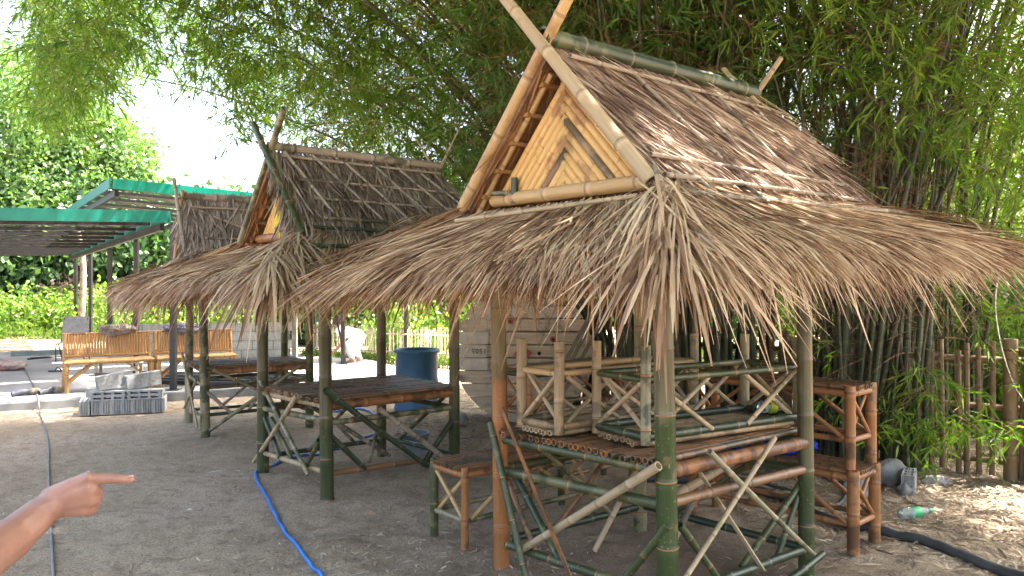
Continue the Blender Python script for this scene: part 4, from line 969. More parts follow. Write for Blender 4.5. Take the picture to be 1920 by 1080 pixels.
# ================================================================== BLOCK WALL, FENCES
t = thing('block_wall', 'low wall of grey concrete blocks behind the settees', 'wall', (-7.6, 14.55, SL)); dirw = math.atan2(15.6-14.55, -4.45+7.6); t.rotation_euler = (0, 0, dirw)
mb = MB(); mb.box((.19, 0, .085), (.385, .09, .17)); bm_me = mb.build('block', M['concrete'], t); mb = MB(); mb.box((.095, 0, .085), (.19, .09, .17)); hb = mb.build('block', M['concrete'], t)
first = True
for c_ in range(4):
    off = 0 if c_ % 2 == 0 else .2
    if off:
        if c_ == 1: hb.location = (0, 0, c_*.18)
        else:
            o = hb.copy(); COL.objects.link(o); o.parent = t; o.location = (0, 0, c_*.18)
    for k in range(8):
        if first: o = bm_me; first = False
        else: o = bm_me.copy(); COL.objects.link(o); o.parent = t
        o.location = (off+k*.397, random.uniform(-.004, .004), c_*.18+.002)
mb = MB(); mb.box((1.65, 0, .34), (3.3, .07, .69)); mb.build('mortar', simple_mat('mortar', (0.12, 0.12, 0.12), (0.09, 0.09, 0.09), .95), t)
mb = MB(); mb.bar((-4.30, 15.3, 0), (-4.30, 15.3, 2.6), .09, .09); o = mb.build('wooden_post', M['weathered_wood']); tag(o, 'weathered wooden post standing at the right end of the block wall', 'post')

def fence(label, p0, p1, h_, sp, r_, mat, rails, jitter=.02, lean=.02, name='bamboo_fence', slope=0.0, posts=()):
    a = Vector((*p0, 0)); b = Vector((*p1, 0)); ln = (b-a).length; d = (b-a)/ln
    rt = thing(name, label, 'fence', a, math.atan2(d.y, d.x))
    protos = []
    for i in range(4):
        mb = MB(); mb.pole((0, 0, -.05), (random.uniform(-lean, lean), random.uniform(-lean, lean), h_*random.uniform(.93, 1.05)), r_, r_*.85, n=6, node=.3); protos.append(mb.build('picket', mat, rt))
    k = int(ln/sp); used = [False]*4
    for i in range(k+1):
        w = random.randrange(4); 
        o = protos[w] if not used[w] else protos[w].copy()
        if used[w]: COL.objects.link(o); o.parent = rt
        used[w] = True
        o.location = (i*sp+random.uniform(-jitter, jitter), random.uniform(-.01, .01), slope*i*sp); o.rotation_euler = (0, 0, random.uniform(0, 6.28))
    for z in rails: pole('rail', (0, -r_-.02, z), (ln, -r_-.02, z+slope*ln), r_*1.1, mat, rt, n=7)
    for x in posts: pole('fence_post', (x, .03, -.1), (x, .03, h_*1.04), r_*2.2, mat, rt, n=8)
    return rt
M['sunfence'] = bamboo_mat('bleached_bamboo', (0.42, 0.36, 0.28), (0.58, 0.52, 0.42), patch=(0.3, 0.24, 0.17), patch_amt=.2, rough=.6, ring=(0.25, 0.18, 0.12))
M['rfence'] = bamboo_mat('brown_fence_bamboo', (0.11, 0.07, 0.035), (0.19, 0.125, 0.065), patch=(0.14, 0.09, 0.05), patch_amt=.3, rough=.6, ring=(0.1, 0.07, 0.04))
fence('sunlit pale bamboo picket fence along the back, from the block wall to the drum', (-4.25, 16.2), (-.55, 14.3), .72, .062, .013, M['sunfence'], (.25, .6), posts=(0, .5, 1.1, 2.9))
fence('brown bamboo picket fence at the right edge behind the bamboo clump', (5.0, 5.15), (1.6, 8.0), 1.06, .09, .023, M['rfence'], (.12, .55, .93), .02, .03, posts=(1.28, 1.42, 3.2))

# ================================================================== CABLE DRUM
DR = .774; DC = (.125, 8.62)
t = thing('cable_drum', 'big wooden cable drum standing on edge behind the nearest hut, numbered 1505 upside down', 'cable drum', (DC[0], DC[1], 0)); t.rotation_euler = (0, 0, R(-4))
ph = .145; z = 0.0; k = 0
def chord(zz): return math.sqrt(max(0, DR*DR-(zz-DR)**2))
for layer, yy in ((0, 0.0), (1, .62)):
    z = 0.0
    while z < 2*DR-.01:
        z1 = min(z+ph, 2*DR); mb = MB()
        steps = 5; L_ = []; R_ = []
        for q in range(steps+1):
            zz = z+.007+(z1-z-.014)*q/steps; c_ = max(chord(zz), .02); L_.append((-c_, zz)); R_.append((c_, zz))
        ring = L_[::-1]+R_; dth = random.uniform(-.004, .004)
        fr = [(x, yy-.03+dth, zz) for x, zz in ring]; bk = [(x, yy+.03, zz) for x, zz in ring]; n_ = len(ring)
        fs = [tuple(range(n_-1, -1, -1)), tuple(range(n_, 2*n_))]
        for q in range(n_): fs.append((q, (q+1) % n_, n_+(q+1) % n_, n_+q))
        mb.add(fr+bk, fs); mb.build('plank', M['drum'], t)
        if layer == 0 and .55 < z < .9:
            w_ = .34
            mb = MB(); cw = chord(z+.07); mb.box((-cw+w_/2+.03, -.042, z+ph/2), (w_, .012, ph-.012)); mb.build('patch_plank', simple_mat('new_plank', (0.60, 0.53, 0.42), (0.48, 0.42, 0.33), .85, 12, bmp=.3), t)
        z += ph
mb = MB(); n_ = 28
for k in range(n_):
    a = 2*math.pi*k/n_; mb.box((.42*math.cos(a), .31, DR+.42*math.sin(a)), (.085, .55, .025), Matrix.Rotation(-a+math.pi/2, 3, 'Y'))
mb.build('core', M['weathered_wood'], t)
mb = MB(); c0 = (0.0, DR)
mb.add([(c0[0]-.10, -.048, c0[1]), (c0[0], -.048, c0[1]-.10), (c0[0]+.10, -.048, c0[1]), (c0[0], -.048, c0[1]+.10), (c0[0]-.10, -.036, c0[1]), (c0[0], -.036, c0[1]-.10), (c0[0]+.10, -.036, c0[1]), (c0[0], -.036, c0[1]+.10)],
       [(0, 1, 2, 3), (0, 4, 5, 1), (1, 5, 6, 2), (2, 6, 7, 3), (3, 7, 4, 0)]); mb.build('diamond_plate', M['red_paint'], t)
def disc(x, z_, r_, y, mat, nm_):
    mb = MB(); vs = [(x+r_*math.cos(q*math.pi/8), y, z_+r_*math.sin(q*math.pi/8)) for q in range(16)]; vs += [(p[0], y+.012, p[2]) for p in vs]
    mb.add(vs, [tuple(range(15, -1, -1))]+[(q, (q+1) % 16, 16+(q+1) % 16, 16+q) for q in range(16)]); mb.build(nm_, mat, t)
disc(c0[0], c0[1], .036, -.052, M['hole'], 'axle_hole_disc'); disc(.18, DR, .02, -.036, M['hole'], 'bolt_hole_disc')  # flat near-black discs; the dark inside the holes is only colour
for (x, z_) in ((-.14, 1.13), (.33, .93), (-.33, .50)): disc(x, z_, .032, -.04, M['red_paint'], 'washer'); disc(x, z_, .012, -.053, M['hole'], 'bolt')
def text(s, name, size, loc, rot, mat, parent, ext=.001):
    cu = bpy.data.curves.new(name, 'FONT'); cu.body = s; cu.size = size; cu.align_x = 'CENTER'; cu.align_y = 'CENTER'; cu.extrude = ext; cu.space_character = 1.15
    cu.materials.append(mat); o = bpy.data.objects.new(name, cu); link(o)
    me = bpy.data.meshes.new_from_object(o.evaluated_get(bpy.context.evaluated_depsgraph_get())); bpy.data.objects.remove(o)
    o = bpy.data.objects.new(name, me); link(o, parent); o.location = loc; o.rotation_euler = rot; return o
text('1505', 'stencil_number', .075, (-.49, -.051, .80), (R(90), R(180), 0), M['ink'], t)
text('DRUM', 'stencil_text', .09, (.62, -.0385, 1.08), (R(90), 0, 0), M['faint_ink'], t) if False else None
rk = blob('rock', (.085, .08, .085), M['rock'], None, (-.56, 8.5, .05), .2, 1.5, 11, 3); tag(rk, 'squarish grey stone wedged under the left side of the cable drum', 'stone')
# pale lengths of split bamboo leaning on the drum
for i, (x0, x1) in enumerate(((.17, 1.15), (.24, 1.20), (.33, 1.30))):
    mb = MB(); mb.bar((x0, 8.1, 0), (x1, 8.5, 1.75), .04, .015, up=Vector((0, 1, 0))); o = mb.build('batten_strip', M['weathered_wood'])
    tag(o, ('leftmost', 'middle', 'rightmost')[i]+' of three pale strips of split bamboo leaning against the cable drum', 'bamboo strip', 'bamboo strips leaning on the drum')

# ================================================================== SLAB CLUTTER
def on_slab(px, py): x, y = px2g(px, py, SL); return x, y
for i, (a, b, lab) in enumerate((((180, 706), (560, 714), 'second from the back of four behind the settees'), ((190, 712), (560, 722), 'third from the back of four behind the settees'), ((250, 702), (575, 708), 'farthest back of four behind the settees'), ((210, 717), (520, 727), 'nearest the front of four behind the settees'))):
    x0, y0 = on_slab(*a); x1, y1 = on_slab(*b); mb = MB(); mb.bar((x0, y0, SL+.03), (x1, y1, SL+.03), .05, .06); o = mb.build('steel_bar', M['black_steel'])
    tag(o, 'black steel bar on the slab, '+lab, 'steel bar', 'black steel bars lying behind the settees')
x0, y0 = on_slab(20, 668); x1, y1 = on_slab(118, 664)
mb = MB(); mb.bar((x0, y0, SL+.05), (x1, y1, SL+.05), .25, .1); o = mb.build('sheet_stack', simple_mat('grey_green_sheet', (0.2, 0.25, 0.25), (0.15, 0.19, 0.19), .5)); tag(o, 'flat stack of grey green roofing sheets at the far edge of the slab', 'sheet stack')
x0, y0 = on_slab(52, 675); x1, y1 = on_slab(95, 671); mb = MB()
for k in range(6): mb.tube([(x0+.02*k, y0+.05*k, SL+.02+.01*(k % 2)), (x1+.03*k, y1+.05*k, SL+.02)], .018, 6)
o = mb.build('pipe_bundle', M['dark_steel']); tag(o, 'bundle of thin dark pipes on the slab left of the sling chair', 'pipe bundle')
# chair
cx, cy = on_slab(137, 676); t = thing('sling_chair', 'metal framed chair with grey sling back behind the left settee', 'chair', (cx, cy, SL), R(15))
for x in (-.24, .24):
    tube('frame', smooth_path([(x, -.2, 0), (x, -.18, .32), (x, .12, .36), (x*.85, .22, .82)], 5), .012, M['dark_steel'], t, 7); tube('rear_leg', [(x, .2, 0), (x, -.05, .34)], .012, M['dark_steel'], t, 7)
mb = MB(); mb.bar((0, -.16, .34), (0, .13, .36), .46, .012); mb.build('seat', simple_mat('grey_sling', (0.3, 0.3, 0.31), (0.2, 0.2, 0.21), .9, 20), t)
mb = MB(); mb.bar((0, .12, .36), (0, .225, .84), .46, .014, up=Vector((0, -1, .2))); mb.build('backrest', simple_mat('grey_sling_back', (0.36, 0.36, 0.36), (0.26, 0.26, 0.27), .9, 14, bmp=.5), t)
# sack
x0, y0 = on_slab(15, 694); o = blob('sack', (.30, .16, .09), cloth('red_white_sack', (0.35, 0.16, 0.13), (0.42, 0.4, 0.38), 12), None, (x0, y0, SL+.07), .2, 2, 6, flat=.8); tag(o, 'dusty red and white sack lying on the slab at the left edge', 'sack')
# boots: two worn boots lying end to end
def boot(label, px0, py0, px1, py1, seed):
    x0, y0 = on_slab(px0, py0); x1, y1 = on_slab(px1, py1); a = Vector((x0, y0, SL+.045)); b_ = Vector((x1, y1, SL+.045)); d = (b_-a)
    rt = thing('rubber_boot', label, 'boot', a, math.atan2(d.y, d.x), 'rubber boots dropped on the slab edge'); ln = d.length
    mb = MB(); mb.tube(smooth_path([(0, 0, -.015), (ln*.3, 0, 0), (ln*.6, 0, .005), (ln*.72, 0, .0)], 4), [.035]*3+[.042]*10, 12); mb.build('shaft', simple_mat('dark_grey_rubber', (0.07, 0.075, 0.09), (0.1, 0.1, 0.12), .6), rt)
    o_ = blob('foot', (ln*.24, .052, .05), simple_mat('muddy_rubber', (0.3, 0.26, 0.19), (0.2, 0.17, 0.13), .95, 20, bmp=.5), rt, (ln*.8, 0, 0), .12, 2, seed, 3)
    mb = MB(); mb.box((ln*.82, 0, -.042), (ln*.42, .075, .012)); mb.build('sole', M['black_pipe'], rt)
boot('muddy rubber boot lying on the slab edge, left one of two', 22, 744, 73, 739, 3); boot('muddy rubber boot lying on the slab edge, right one of two', 73, 741, 113, 736, 4)
x0, y0 = on_slab(108, 697); t = thing('sandal', 'dark sandal left on the slab beside the left settee', 'sandal', (x0, y0, SL), R(10)); mb = MB(); mb.box((0, 0, .012), (.25, .1, .02)); mb.build('sole', M['black_pipe'], t)
tube('strap', smooth_path([(-.02, -.05, .02), (.0, 0, .07), (.04, .05, .02)], 5), .012, M['black_pipe'], t, 6)
# low wooden stool behind the left settee
x0, y0 = on_slab(180, 705); t = thing('low_stool', 'small low wooden stool behind the left settee', 'stool', (x0, y0, SL), R(8))
for x in (0, .62):
    for y in (0, .2): mb = MB(); mb.bar((x, y, 0), (x, y, .20), .04, .04); mb.build('leg', M['weathered_wood'], t)
mb = MB(); mb.box((.31, .1, .215), (.72, .26, .03)); mb.build('seat', M['weathered_wood'], t)

# rocks at the right
for (px, py, s_, lab, sd_) in ((1672, 905, (.17, .13, .15), 'large pale grey rock at the foot of the bamboo clump right of the stacked benches', 21), (1612, 925, (.16, .1, .11), 'dark grey rock behind the legs of the stacked benches', 22), (1700, 925, (.07, .06, .07), 'small stone beside the large pale rock', 23), (1752, 905, (.13, .07, .05), 'flat tan stone in the leaf litter near the fence', 24)):
    x, y = px2g(px, py); s_ = tuple(q*.78 for q in s_); o = blob('rock', s_, M['rock'], None, (x, y, s_[2]*.5), .25, 1.3, sd_, 3); tag(o, lab, 'rock')
o = bpy.data.objects.new('concrete_block', BLK_ME); link(o); x, y = px2g(1715, 928); o.matrix_world = Matrix.Translation((x, y, 0)) @ RZ(60) @ Matrix.Scale(.8, 4); tag(o, 'broken hollow concrete block beside the rocks at the bamboo clump', 'concrete block')

# ================================================================== FOLIAGE
def leaf_arrays(C, D_, Ln, Wd, rg, droop=0.0):
    n = len(C); D_ = D_/np.linalg.norm(D_, axis=1)[:, None]
    rv = rg.normal(0, 1, (n, 3)); rv[:, 2] *= .6
    W = np.cross(D_, rv); W /= np.linalg.norm(W, axis=1)[:, None]+1e-9
    tip = C+D_*Ln[:, None]; tip[:, 2] -= droop*Ln
    mid = C+D_*(Ln*.42)[:, None]
    V = np.stack([C, mid-W*(Wd/2)[:, None], tip, mid+W*(Wd/2)[:, None]], 1)
    F = (np.arange(n)*4)[:, None]+np.arange(4)[None]
    return V.reshape(-1, 3), F
def bamboo_sprays(name, centers, per, mat, parent, ln=(.09, .16), wd=(.011, .02), spread=.22, rg=None, twigs=True):
    """each spray: a drooping twig with leaves fanned along it"""
    n = len(centers); az = rg.uniform(0, 2*np.pi, n); el = rg.uniform(-.9, .35, n)
    TD = np.stack([np.cos(az)*np.cos(el), np.sin(az)*np.cos(el), np.sin(el)], 1); TL = rg.uniform(.6, 1.5, n)*spread
    ii = np.repeat(np.arange(n), per); m_ = len(ii); f = rg.random(m_)
    C = centers[ii]+TD[ii]*(TL[ii]*f)[:, None]; C[:, 2] -= .35*TL[ii]*f*f; C += rg.normal(0, .012, (m_, 3))
    Dv = TD[ii]*.9+rg.normal(0, .55, (m_, 3)); Dv[:, 2] -= .45
    V, F = leaf_arrays(C, Dv, rg.uniform(*ln, m_), rg.uniform(*wd, m_), rg, .12)
    o = np_mesh(name, V, F, mat, parent); o['kind'] = 'stuff'
    if twigs:
        K = 3; W = rg.normal(0, 1, (n, 3)); W = np.cross(TD, W); W /= np.linalg.norm(W, axis=1)[:, None]; V = np.zeros((n, K, 2, 3))
        for k in range(K):
            f = k/(K-1)*1.1-.35; P = centers+TD*(TL*f)[:, None]; P[:, 2] -= .35*TL*f*abs(f); w = .0022*(1.2-.4*k)
            V[:, k, 0] = P-W*w; V[:, k, 1] = P+W*w
        F = (np.arange(n)*K*2)[:, None, None]+np.arange(K-1)[None, :, None]*2+np.array([0, 1, 3, 2])[None, None, :]
        o2 = np_mesh('twigs', V.reshape(-1, 3), F.reshape(-1, 4), M['twig'], parent); o2['kind'] = 'stuff'
    return o
def noise3(P, s, seed): return vnoise2(P[:, 0]*s+P[:, 2]*s*.7+seed, P[:, 1]*s-P[:, 2]*s*.6, seed)*.6+vnoise2(P[:, 0]*s*2.3+seed, P[:, 2]*s*2.3, seed+3)*.4

def culm_path(base, lean, H_, arch, segs=12):
    """rises, then arches over towards lean"""
    out = []
    for i in range(segs+1):
        t_ = i/segs; hor = arch*t_**1.8; z = H_*(math.sin(min(t_*1.25, math.pi/2*1.06))/math.sin(math.pi/2)) if arch > 2.5 else H_*t_
        out.append(Vector((base[0]+lean[0]*hor, base[1]+lean[1]*hor, z)))
    return out
clumps = []
def clump(label, c, n, rad, H_rng, arch_rng, dirs, r_rng=(.016, .032), segs=10):
    rt = thing('bamboo_clump', label, 'bamboo', (0, 0, 0), 0, 'living bamboo clumps behind the huts')
    paths = []
    for i in range(n):
        a = random.uniform(0, 6.28); q = math.sqrt(random.random())*rad; base = (c[0]+math.cos(a)*q, c[1]+math.sin(a)*q*.8)
        d = random.choice(dirs); d = Vector((d[0]+random.gauss(0, .35), d[1]+random.gauss(0, .35), 0)).normalized()
        p = culm_path(base, d, random.uniform(*H_rng), random.uniform(*arch_rng), segs); r0 = random.uniform(*r_rng)
        p[0].z = -.05
        mb = MB(); rr = [r0*(1-.75*k/segs) for k in range(segs+1)]; dist = 0; vv = [0.5]
        for k in range(1, len(p)): dist += (p[k]-p[k-1]).length; vv.append(dist/.32+.5)
        mb.tube(p, rr, 6, True, vv); mb.build('culm', M['culm'], rt); paths.append(p)
    clumps.append((rt, paths)); return rt, paths
left = (-1, .15); lf = (-.9, -.35)
cA, pA = clump('bamboo clump arching over the middle hut, rooted behind the cable drum', (1.5, 9.3), 52, .95, (4.8, 8.5), (3.5, 8.5), [left, left, (-1, -.2), (-.8, .6)], r_rng=(.022, .04))
cB, pB = clump('dense dark bamboo clump straight behind the nearest hut', (1.75, 7.4), 70, .75, (6, 9), (.5, 2.2), [(-1, .2), (0, -1), (.6, .3), (.1, .6)], r_rng=(.018, .036))
cC, pC = clump('bamboo clump with slim green culms beside the rocks and the right fence', (2.95, 6.55), 62, .5, (4.5, 8), (.6, 2.8), [(.9, .1), (.6, -.3), (-.4, .3), (.8, .6)], r_rng=(.012, .028))
cD, pD = clump('bamboo clump leaning outwards behind the right fence', (4.1, 8.3), 60, .9, (6, 9), (.8, 3.2), [(1, .2), (.8, .5), (-.5, 0), (.5, -.3)], r_rng=(.016, .034))

rg = np.random.default_rng(11)
def image_x(P): return 960+1450*P[:, 0]/P[:, 1]
def image_y(P): return 540-1450*(P[:, 2]-1.5)/P[:, 1]
# overhanging crown to the left: hangs from about 3.5 m to 7 m over the middle of the yard
n0 = 60000
P = np.stack([rg.uniform(-7.6, 2.2, n0), rg.uniform(7.2, 12.5, n0), rg.uniform(2.3, 7.2, n0)], 1)
th = P[:, 0]/P[:, 1]
bx = np.array([-.70, -.64, -.625, -.58, -.53, -.50, -.455, -.44, -.41, -.36, -.30, -.25, -.18, -.13, -.08, -.02, .05, .2]); bz = np.array([.35, .28, .21, .20, .25, .275, .30, .285, .255, .215, .19, .175, .125, .09, .08, .09, .02, -.05])
lowb = np.interp(th, bx, bz)*1.0+(vnoise2(th*28, P[:, 1]*.8, 4)-.5)*.07
el_ = (P[:, 2]-1.5)/P[:, 1]
nz = noise3(P, .9, 21)
keep = (el_ > lowb) & (nz > .36) & (th > -.648+0.05*vnoise2(P[:, 2]*3, P[:, 1]*2, 8))
# thinner towards its lower rim
keep &= rg.random(n0) < np.clip((el_-lowb)*9+.30, 0, 1)
P = P[keep]; P = P[rg.permutation(len(P))[:16000]]
bamboo_sprays('foliage', P, 9, M['bleaf'], cA, (.10, .18), (.013, .023), .30, rg)
# foliage round the right-hand clumps
def cloud(n, box, thr, s, seed, fn=None):
    P = np.stack([rg.uniform(box[i][0], box[i][1], n) for i in range(3)], 1); k = noise3(P, s, seed) > thr
    if fn is not None: k &= fn(P)
    return P[k]
# keep clear of the huts
def clear(P):
    lu = (P[:, 0]-.69)*.766+(P[:, 1]-3.385)*.643; lv = -(P[:, 0]-.69)*.643+(P[:, 1]-3.385)*.766
    return ~((lu > -1.2) & (lu < 2.5) & (lv > -1.1) & (lv < 2.1) & (P[:, 2] < 3.1))
Pb = cloud(7800, ((-.6, 3.4), (6.0, 8.8), (2.6, 7.0)), .42, 1.0, 31, lambda P: clear(P) & (rg.random(len(P)) < np.clip((P[:, 2]-1.6)/2.6, .12, 1)))
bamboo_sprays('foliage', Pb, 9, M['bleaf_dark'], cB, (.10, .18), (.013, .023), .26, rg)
Pc = cloud(6800, ((1.5, 4.6), (5.2, 7.2), (.45, 6)), .50, 1.1, 41, lambda P: clear(P) & ((P[:, 0]/P[:, 1] > .42) | (P[:, 2] > 2.7)) & ((P[:, 0] < 2.9) | (P[:, 2] > 1.25)) & (rg.random(len(P)) < np.clip((P[:, 0]-1.0)/3, .2, .9)))
bamboo_sprays('foliage', Pc, 8, M['bleaf'], cC, (.10, .19), (.012, .021), .26, rg)
Pd = cloud(9000, ((2.4, 8.2), (7.5, 11.5), (.3, 7.5)), .40, .8, 51)
bamboo_sprays('foliage', Pd, 9, M['bleaf'], cD, (.11, .2), (.014, .026), .3, rg)
# low sprays by the fence
Pe = cloud(150, ((3.0, 3.9), (5.6, 6.5), (.3, 1.05)), .35, 2, 61)
bamboo_sprays('foliage', Pe, 9, M['bleaf'], cC, (.12, .2), (.012, .02), .24, rg)
SDX, SDY = _s.x/_s.z, _s.y/_s.z
GAPS = [(1.05, 3.55, 2.3, .28), (1.35, 3.95, 2.2, .26), (1.7, 4.05, 2.1, .22), (1.15, 3.8, 2.5, .2), (3.6, 5.3, 0, .55), (4.4, 5.6, 0, .45), (2.9, 5.0, 0, .3), (3.1, 6.0, 0, .35),
        (-1.35, 2.05, 0, .4), (-1.9, 2.4, 0, .4), (-5.9, 9.0, 0, .5), (-1.0, 9.3, 0, .5), (-2.2, 7.9, 2.2, .14), (-1.0, 6.1, 2.2, .10), (.2, 3.2, 1.7, .08)]
def sungap(P):  # removes overhead sprays so the sun lands on chosen spots
    k = np.ones(len(P), bool)
    for gx_, gy_, gz_, gr in GAPS:
        k &= np.hypot(P[:, 0]-SDX*(P[:, 2]-gz_)-gx_, P[:, 1]-SDY*(P[:, 2]-gz_)-gy_) > gr+.22
    return k
# unseen crown added above the frame, thickened for shade, with sun holes cut
Po = cloud(20000, ((-4.6, 9.5), (-3.5, 9), (5.6, 8.6)), .40, .55, 71, lambda P: sungap(P) & ((P[:, 2]-1.5)/np.maximum(P[:, 1], .3) > .43))
bamboo_sprays('foliage', Po, 7, M['bleaf'], cB, (.22, .36), (.035, .06), .55, rg, False)
Pq = cloud(24000, ((-4.2, 8.5), (.2, 9), (5.4, 8.8)), .38, .7, 73, lambda P: sungap(P) & ((P[:, 2]-1.5)/np.maximum(P[:, 1], .3) > .43))
bamboo_sprays('foliage', Pq, 7, M['bleaf'], cB, (.22, .36), (.035, .06), .55, rg, False)
# bare side twigs among the culms
def twig_mass(parent, n, box, ln, fn=None, mat=None, w0=.003):
    P = np.stack([rg.uniform(box[i][0], box[i][1], n) for i in range(3)], 1)
    if fn is not None: P = P[fn(P)]
    n = len(P); az = rg.uniform(0, 6.28, n); el = rg.normal(.15, .55, n); T = np.stack([np.cos(az)*np.cos(el), np.sin(az)*np.cos(el), np.sin(el)], 1)
    LL = rg.uniform(.3, 1, n)*ln; K = 4; W = np.cross(T, rg.normal(0, 1, (n, 3))); W /= np.linalg.norm(W, axis=1)[:, None]; V = np.zeros((n, K, 2, 3)); sag = rg.normal(-.15, .15, n)
    for k in range(K):
        f = k/(K-1); Q = P+T*(LL*f)[:, None]; Q[:, 2] += sag*LL*f*f; w = w0*(1.1-.7*f); V[:, k, 0] = Q-W*w; V[:, k, 1] = Q+W*w
    F = (np.arange(n)*K*2)[:, None, None]+np.arange(K-1)[None, :, None]*2+np.array([0, 1, 3, 2])[None, None, :]
    o = np_mesh('twigs', V.reshape(-1, 3), F.reshape(-1, 4), mat or M['twig'], parent); o['kind'] = 'stuff'
twig_mass(cB, 9000, ((-.3, 3.6), (6.4, 8.6), (1.6, 7.0)), 1.1, clear)
twig_mass(cD, 5000, ((3, 6.5), (7.0, 10), (.6, 7)), 1.1)
twig_mass(cC, 1500, ((2.4, 3.7), (5.9, 7.1), (.5, 4)), .7)
twig_mass(cA, 3500, ((-2.5, 2), (8.5, 10.5), (2.8, 6)), 1.2, w0=.004)

# ---- broadleaf trees and shrubs
def tree(name, label, base, h_, crown, mat, nleaf, lsize, cat='tree', trunk_r=.16, group=None, seed=0, tmat='bark', trunk_h=None, lean=(0, 0)):
    rt = thing(name, label, cat, (base[0], base[1], 0), 0, group); rgt = np.random.default_rng(500+seed)
    th_ = trunk_h or h_*.55
    if trunk_r:
        mb = MB(); mb.tube(smooth_path([(0, 0, -.2), (lean[0]*.3, lean[1]*.3, th_*.4), (lean[0], lean[1], th_), (lean[0]*1.3, lean[1]*1.3, h_*.85)], 4), [trunk_r*(1.15-.8*k/12) for k in range(13)], 10); mb.build('trunk', M[tmat], rt)
        rnd = random.Random(seed)
        for k in range(5):
            a = rnd.uniform(0, 6.28); z0 = th_*rnd.uniform(.6, 1.1); rr = crown[0][3]*.8
            mb = MB(); mb.tube(smooth_path([(lean[0], lean[1], z0), (lean[0]+math.cos(a)*rr*.5, math.sin(a)*rr*.5, z0+h_*.12), (lean[0]+math.cos(a)*rr, math.sin(a)*rr, z0+h_*.3)], 3), [trunk_r*.4*(1-.12*q) for q in range(7)], 6); mb.build('limb', M[tmat], rt)
    tot = sum(c_[3]*c_[3]*c_[4] for c_ in crown); Ps = []
    for (x, y, z_, rx, rz_) in crown:
        n = int(nleaf*rx*rx*rz_/tot/26)+2
        # clusters on and inside the lobe
        v = rgt.normal(0, 1, (n, 3)); v /= np.linalg.norm(v, axis=1)[:, None]; r_ = rgt.uniform(.55, 1.08, n)
        Cc = v*r_[:, None]*np.array([rx, rx, rz_])+np.array([x, y, z_]); Cc = Cc[Cc[:, 2] > .1]
        kk = noise3(Cc+np.array(base+(0,)), 1.1, seed) > .38; Cc = Cc[kk]
        ii = np.repeat(np.arange(len(Cc)), 26); Ps.append(Cc[ii]+rgt.normal(0, lsize*1.5, (len(ii), 3)))
    P = np.concatenate(Ps); Dv = rgt.normal(0, 1, P.shape); Dv[:, 2] -= .5
    n = len(P); V, F = leaf_arrays(P, Dv, rgt.uniform(.7, 1.3, n)*lsize, rgt.uniform(.45, .8, n)*lsize, rgt, .1)
    o = np_mesh('crown' if trunk_r else 'foliage', V, F, mat, rt); o['kind'] = 'stuff'
    return rt
G_T = 'broadleaf trees behind the yard'
tree('leafy_tree', 'tall bright broadleaf tree at the far left edge with a pale straight trunk', (-17.6, 27.2), 9, [(0, 0, 6.3, 3.2, 2.6), (-1.8, -.5, 4.6, 2.2, 1.7), (1.8, -.6, 4.6, 2.2, 1.8), (.4, -1, 8.2, 2.2, 1.6)], M['tleaf'], 52000, .17, trunk_r=.2, seed=1, group=G_T)
tree('leafy_tree', 'sunlit broadleaf tree standing over the corner of the teal canopy', (-14.9, 28), 8.5, [(0, 0, 5.4, 1.9, 2.0), (.7, -.3, 6.3, 1.3, 1.3), (-.8, -.5, 7.0, 1.6, 1.3), (1.2, 0, 4.3, 1.3, 1.4)], M['tleaf'], 34000, .17, trunk_r=.2, seed=2, group=G_T)
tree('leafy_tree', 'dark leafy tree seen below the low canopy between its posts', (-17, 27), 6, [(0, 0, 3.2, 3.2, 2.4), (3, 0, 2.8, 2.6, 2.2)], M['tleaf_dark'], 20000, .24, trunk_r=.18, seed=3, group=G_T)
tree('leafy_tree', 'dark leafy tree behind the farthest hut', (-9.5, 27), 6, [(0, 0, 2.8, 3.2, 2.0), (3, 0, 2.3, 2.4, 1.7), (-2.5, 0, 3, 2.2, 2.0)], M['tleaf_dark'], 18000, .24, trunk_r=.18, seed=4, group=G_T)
tree('leafy_tree', 'green tree behind the back fence between the middle hut posts', (-4.2, 22.5), 4, [(0, 0, 1.9, 2.5, 1.15), (3.2, 0, 1.8, 2.3, 1.1)], M['tleaf'], 16000, .2, trunk_r=.1, seed=5, group=G_T)
tree('leafy_tree', 'green tree behind the back fence beside the cable drum', (.6, 20), 4.5, [(0, 0, 2.0, 2.6, 1.3), (3.0, 0, 2.4, 2.4, 1.9)], M['tleaf'], 15000, .2, trunk_r=.1, seed=6, group=G_T)
tree('leafy_tree', 'sunlit yellow green tree glowing behind the right hand bamboo', (8.8, 14.5), 5.5, [(0, 0, 3.0, 2.8, 2.2), (2.6, 0, 2.6, 2.2, 2.1), (-2.4, 0, 2.2, 1.9, 1.8)], M['tleaf_lime'], 18000, .16, trunk_r=.12, seed=7, group=G_T)
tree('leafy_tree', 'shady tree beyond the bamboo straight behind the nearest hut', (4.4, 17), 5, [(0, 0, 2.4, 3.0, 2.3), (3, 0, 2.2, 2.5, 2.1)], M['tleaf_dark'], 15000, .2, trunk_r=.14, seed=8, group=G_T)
G_S = 'shrubs along the back of the yard'
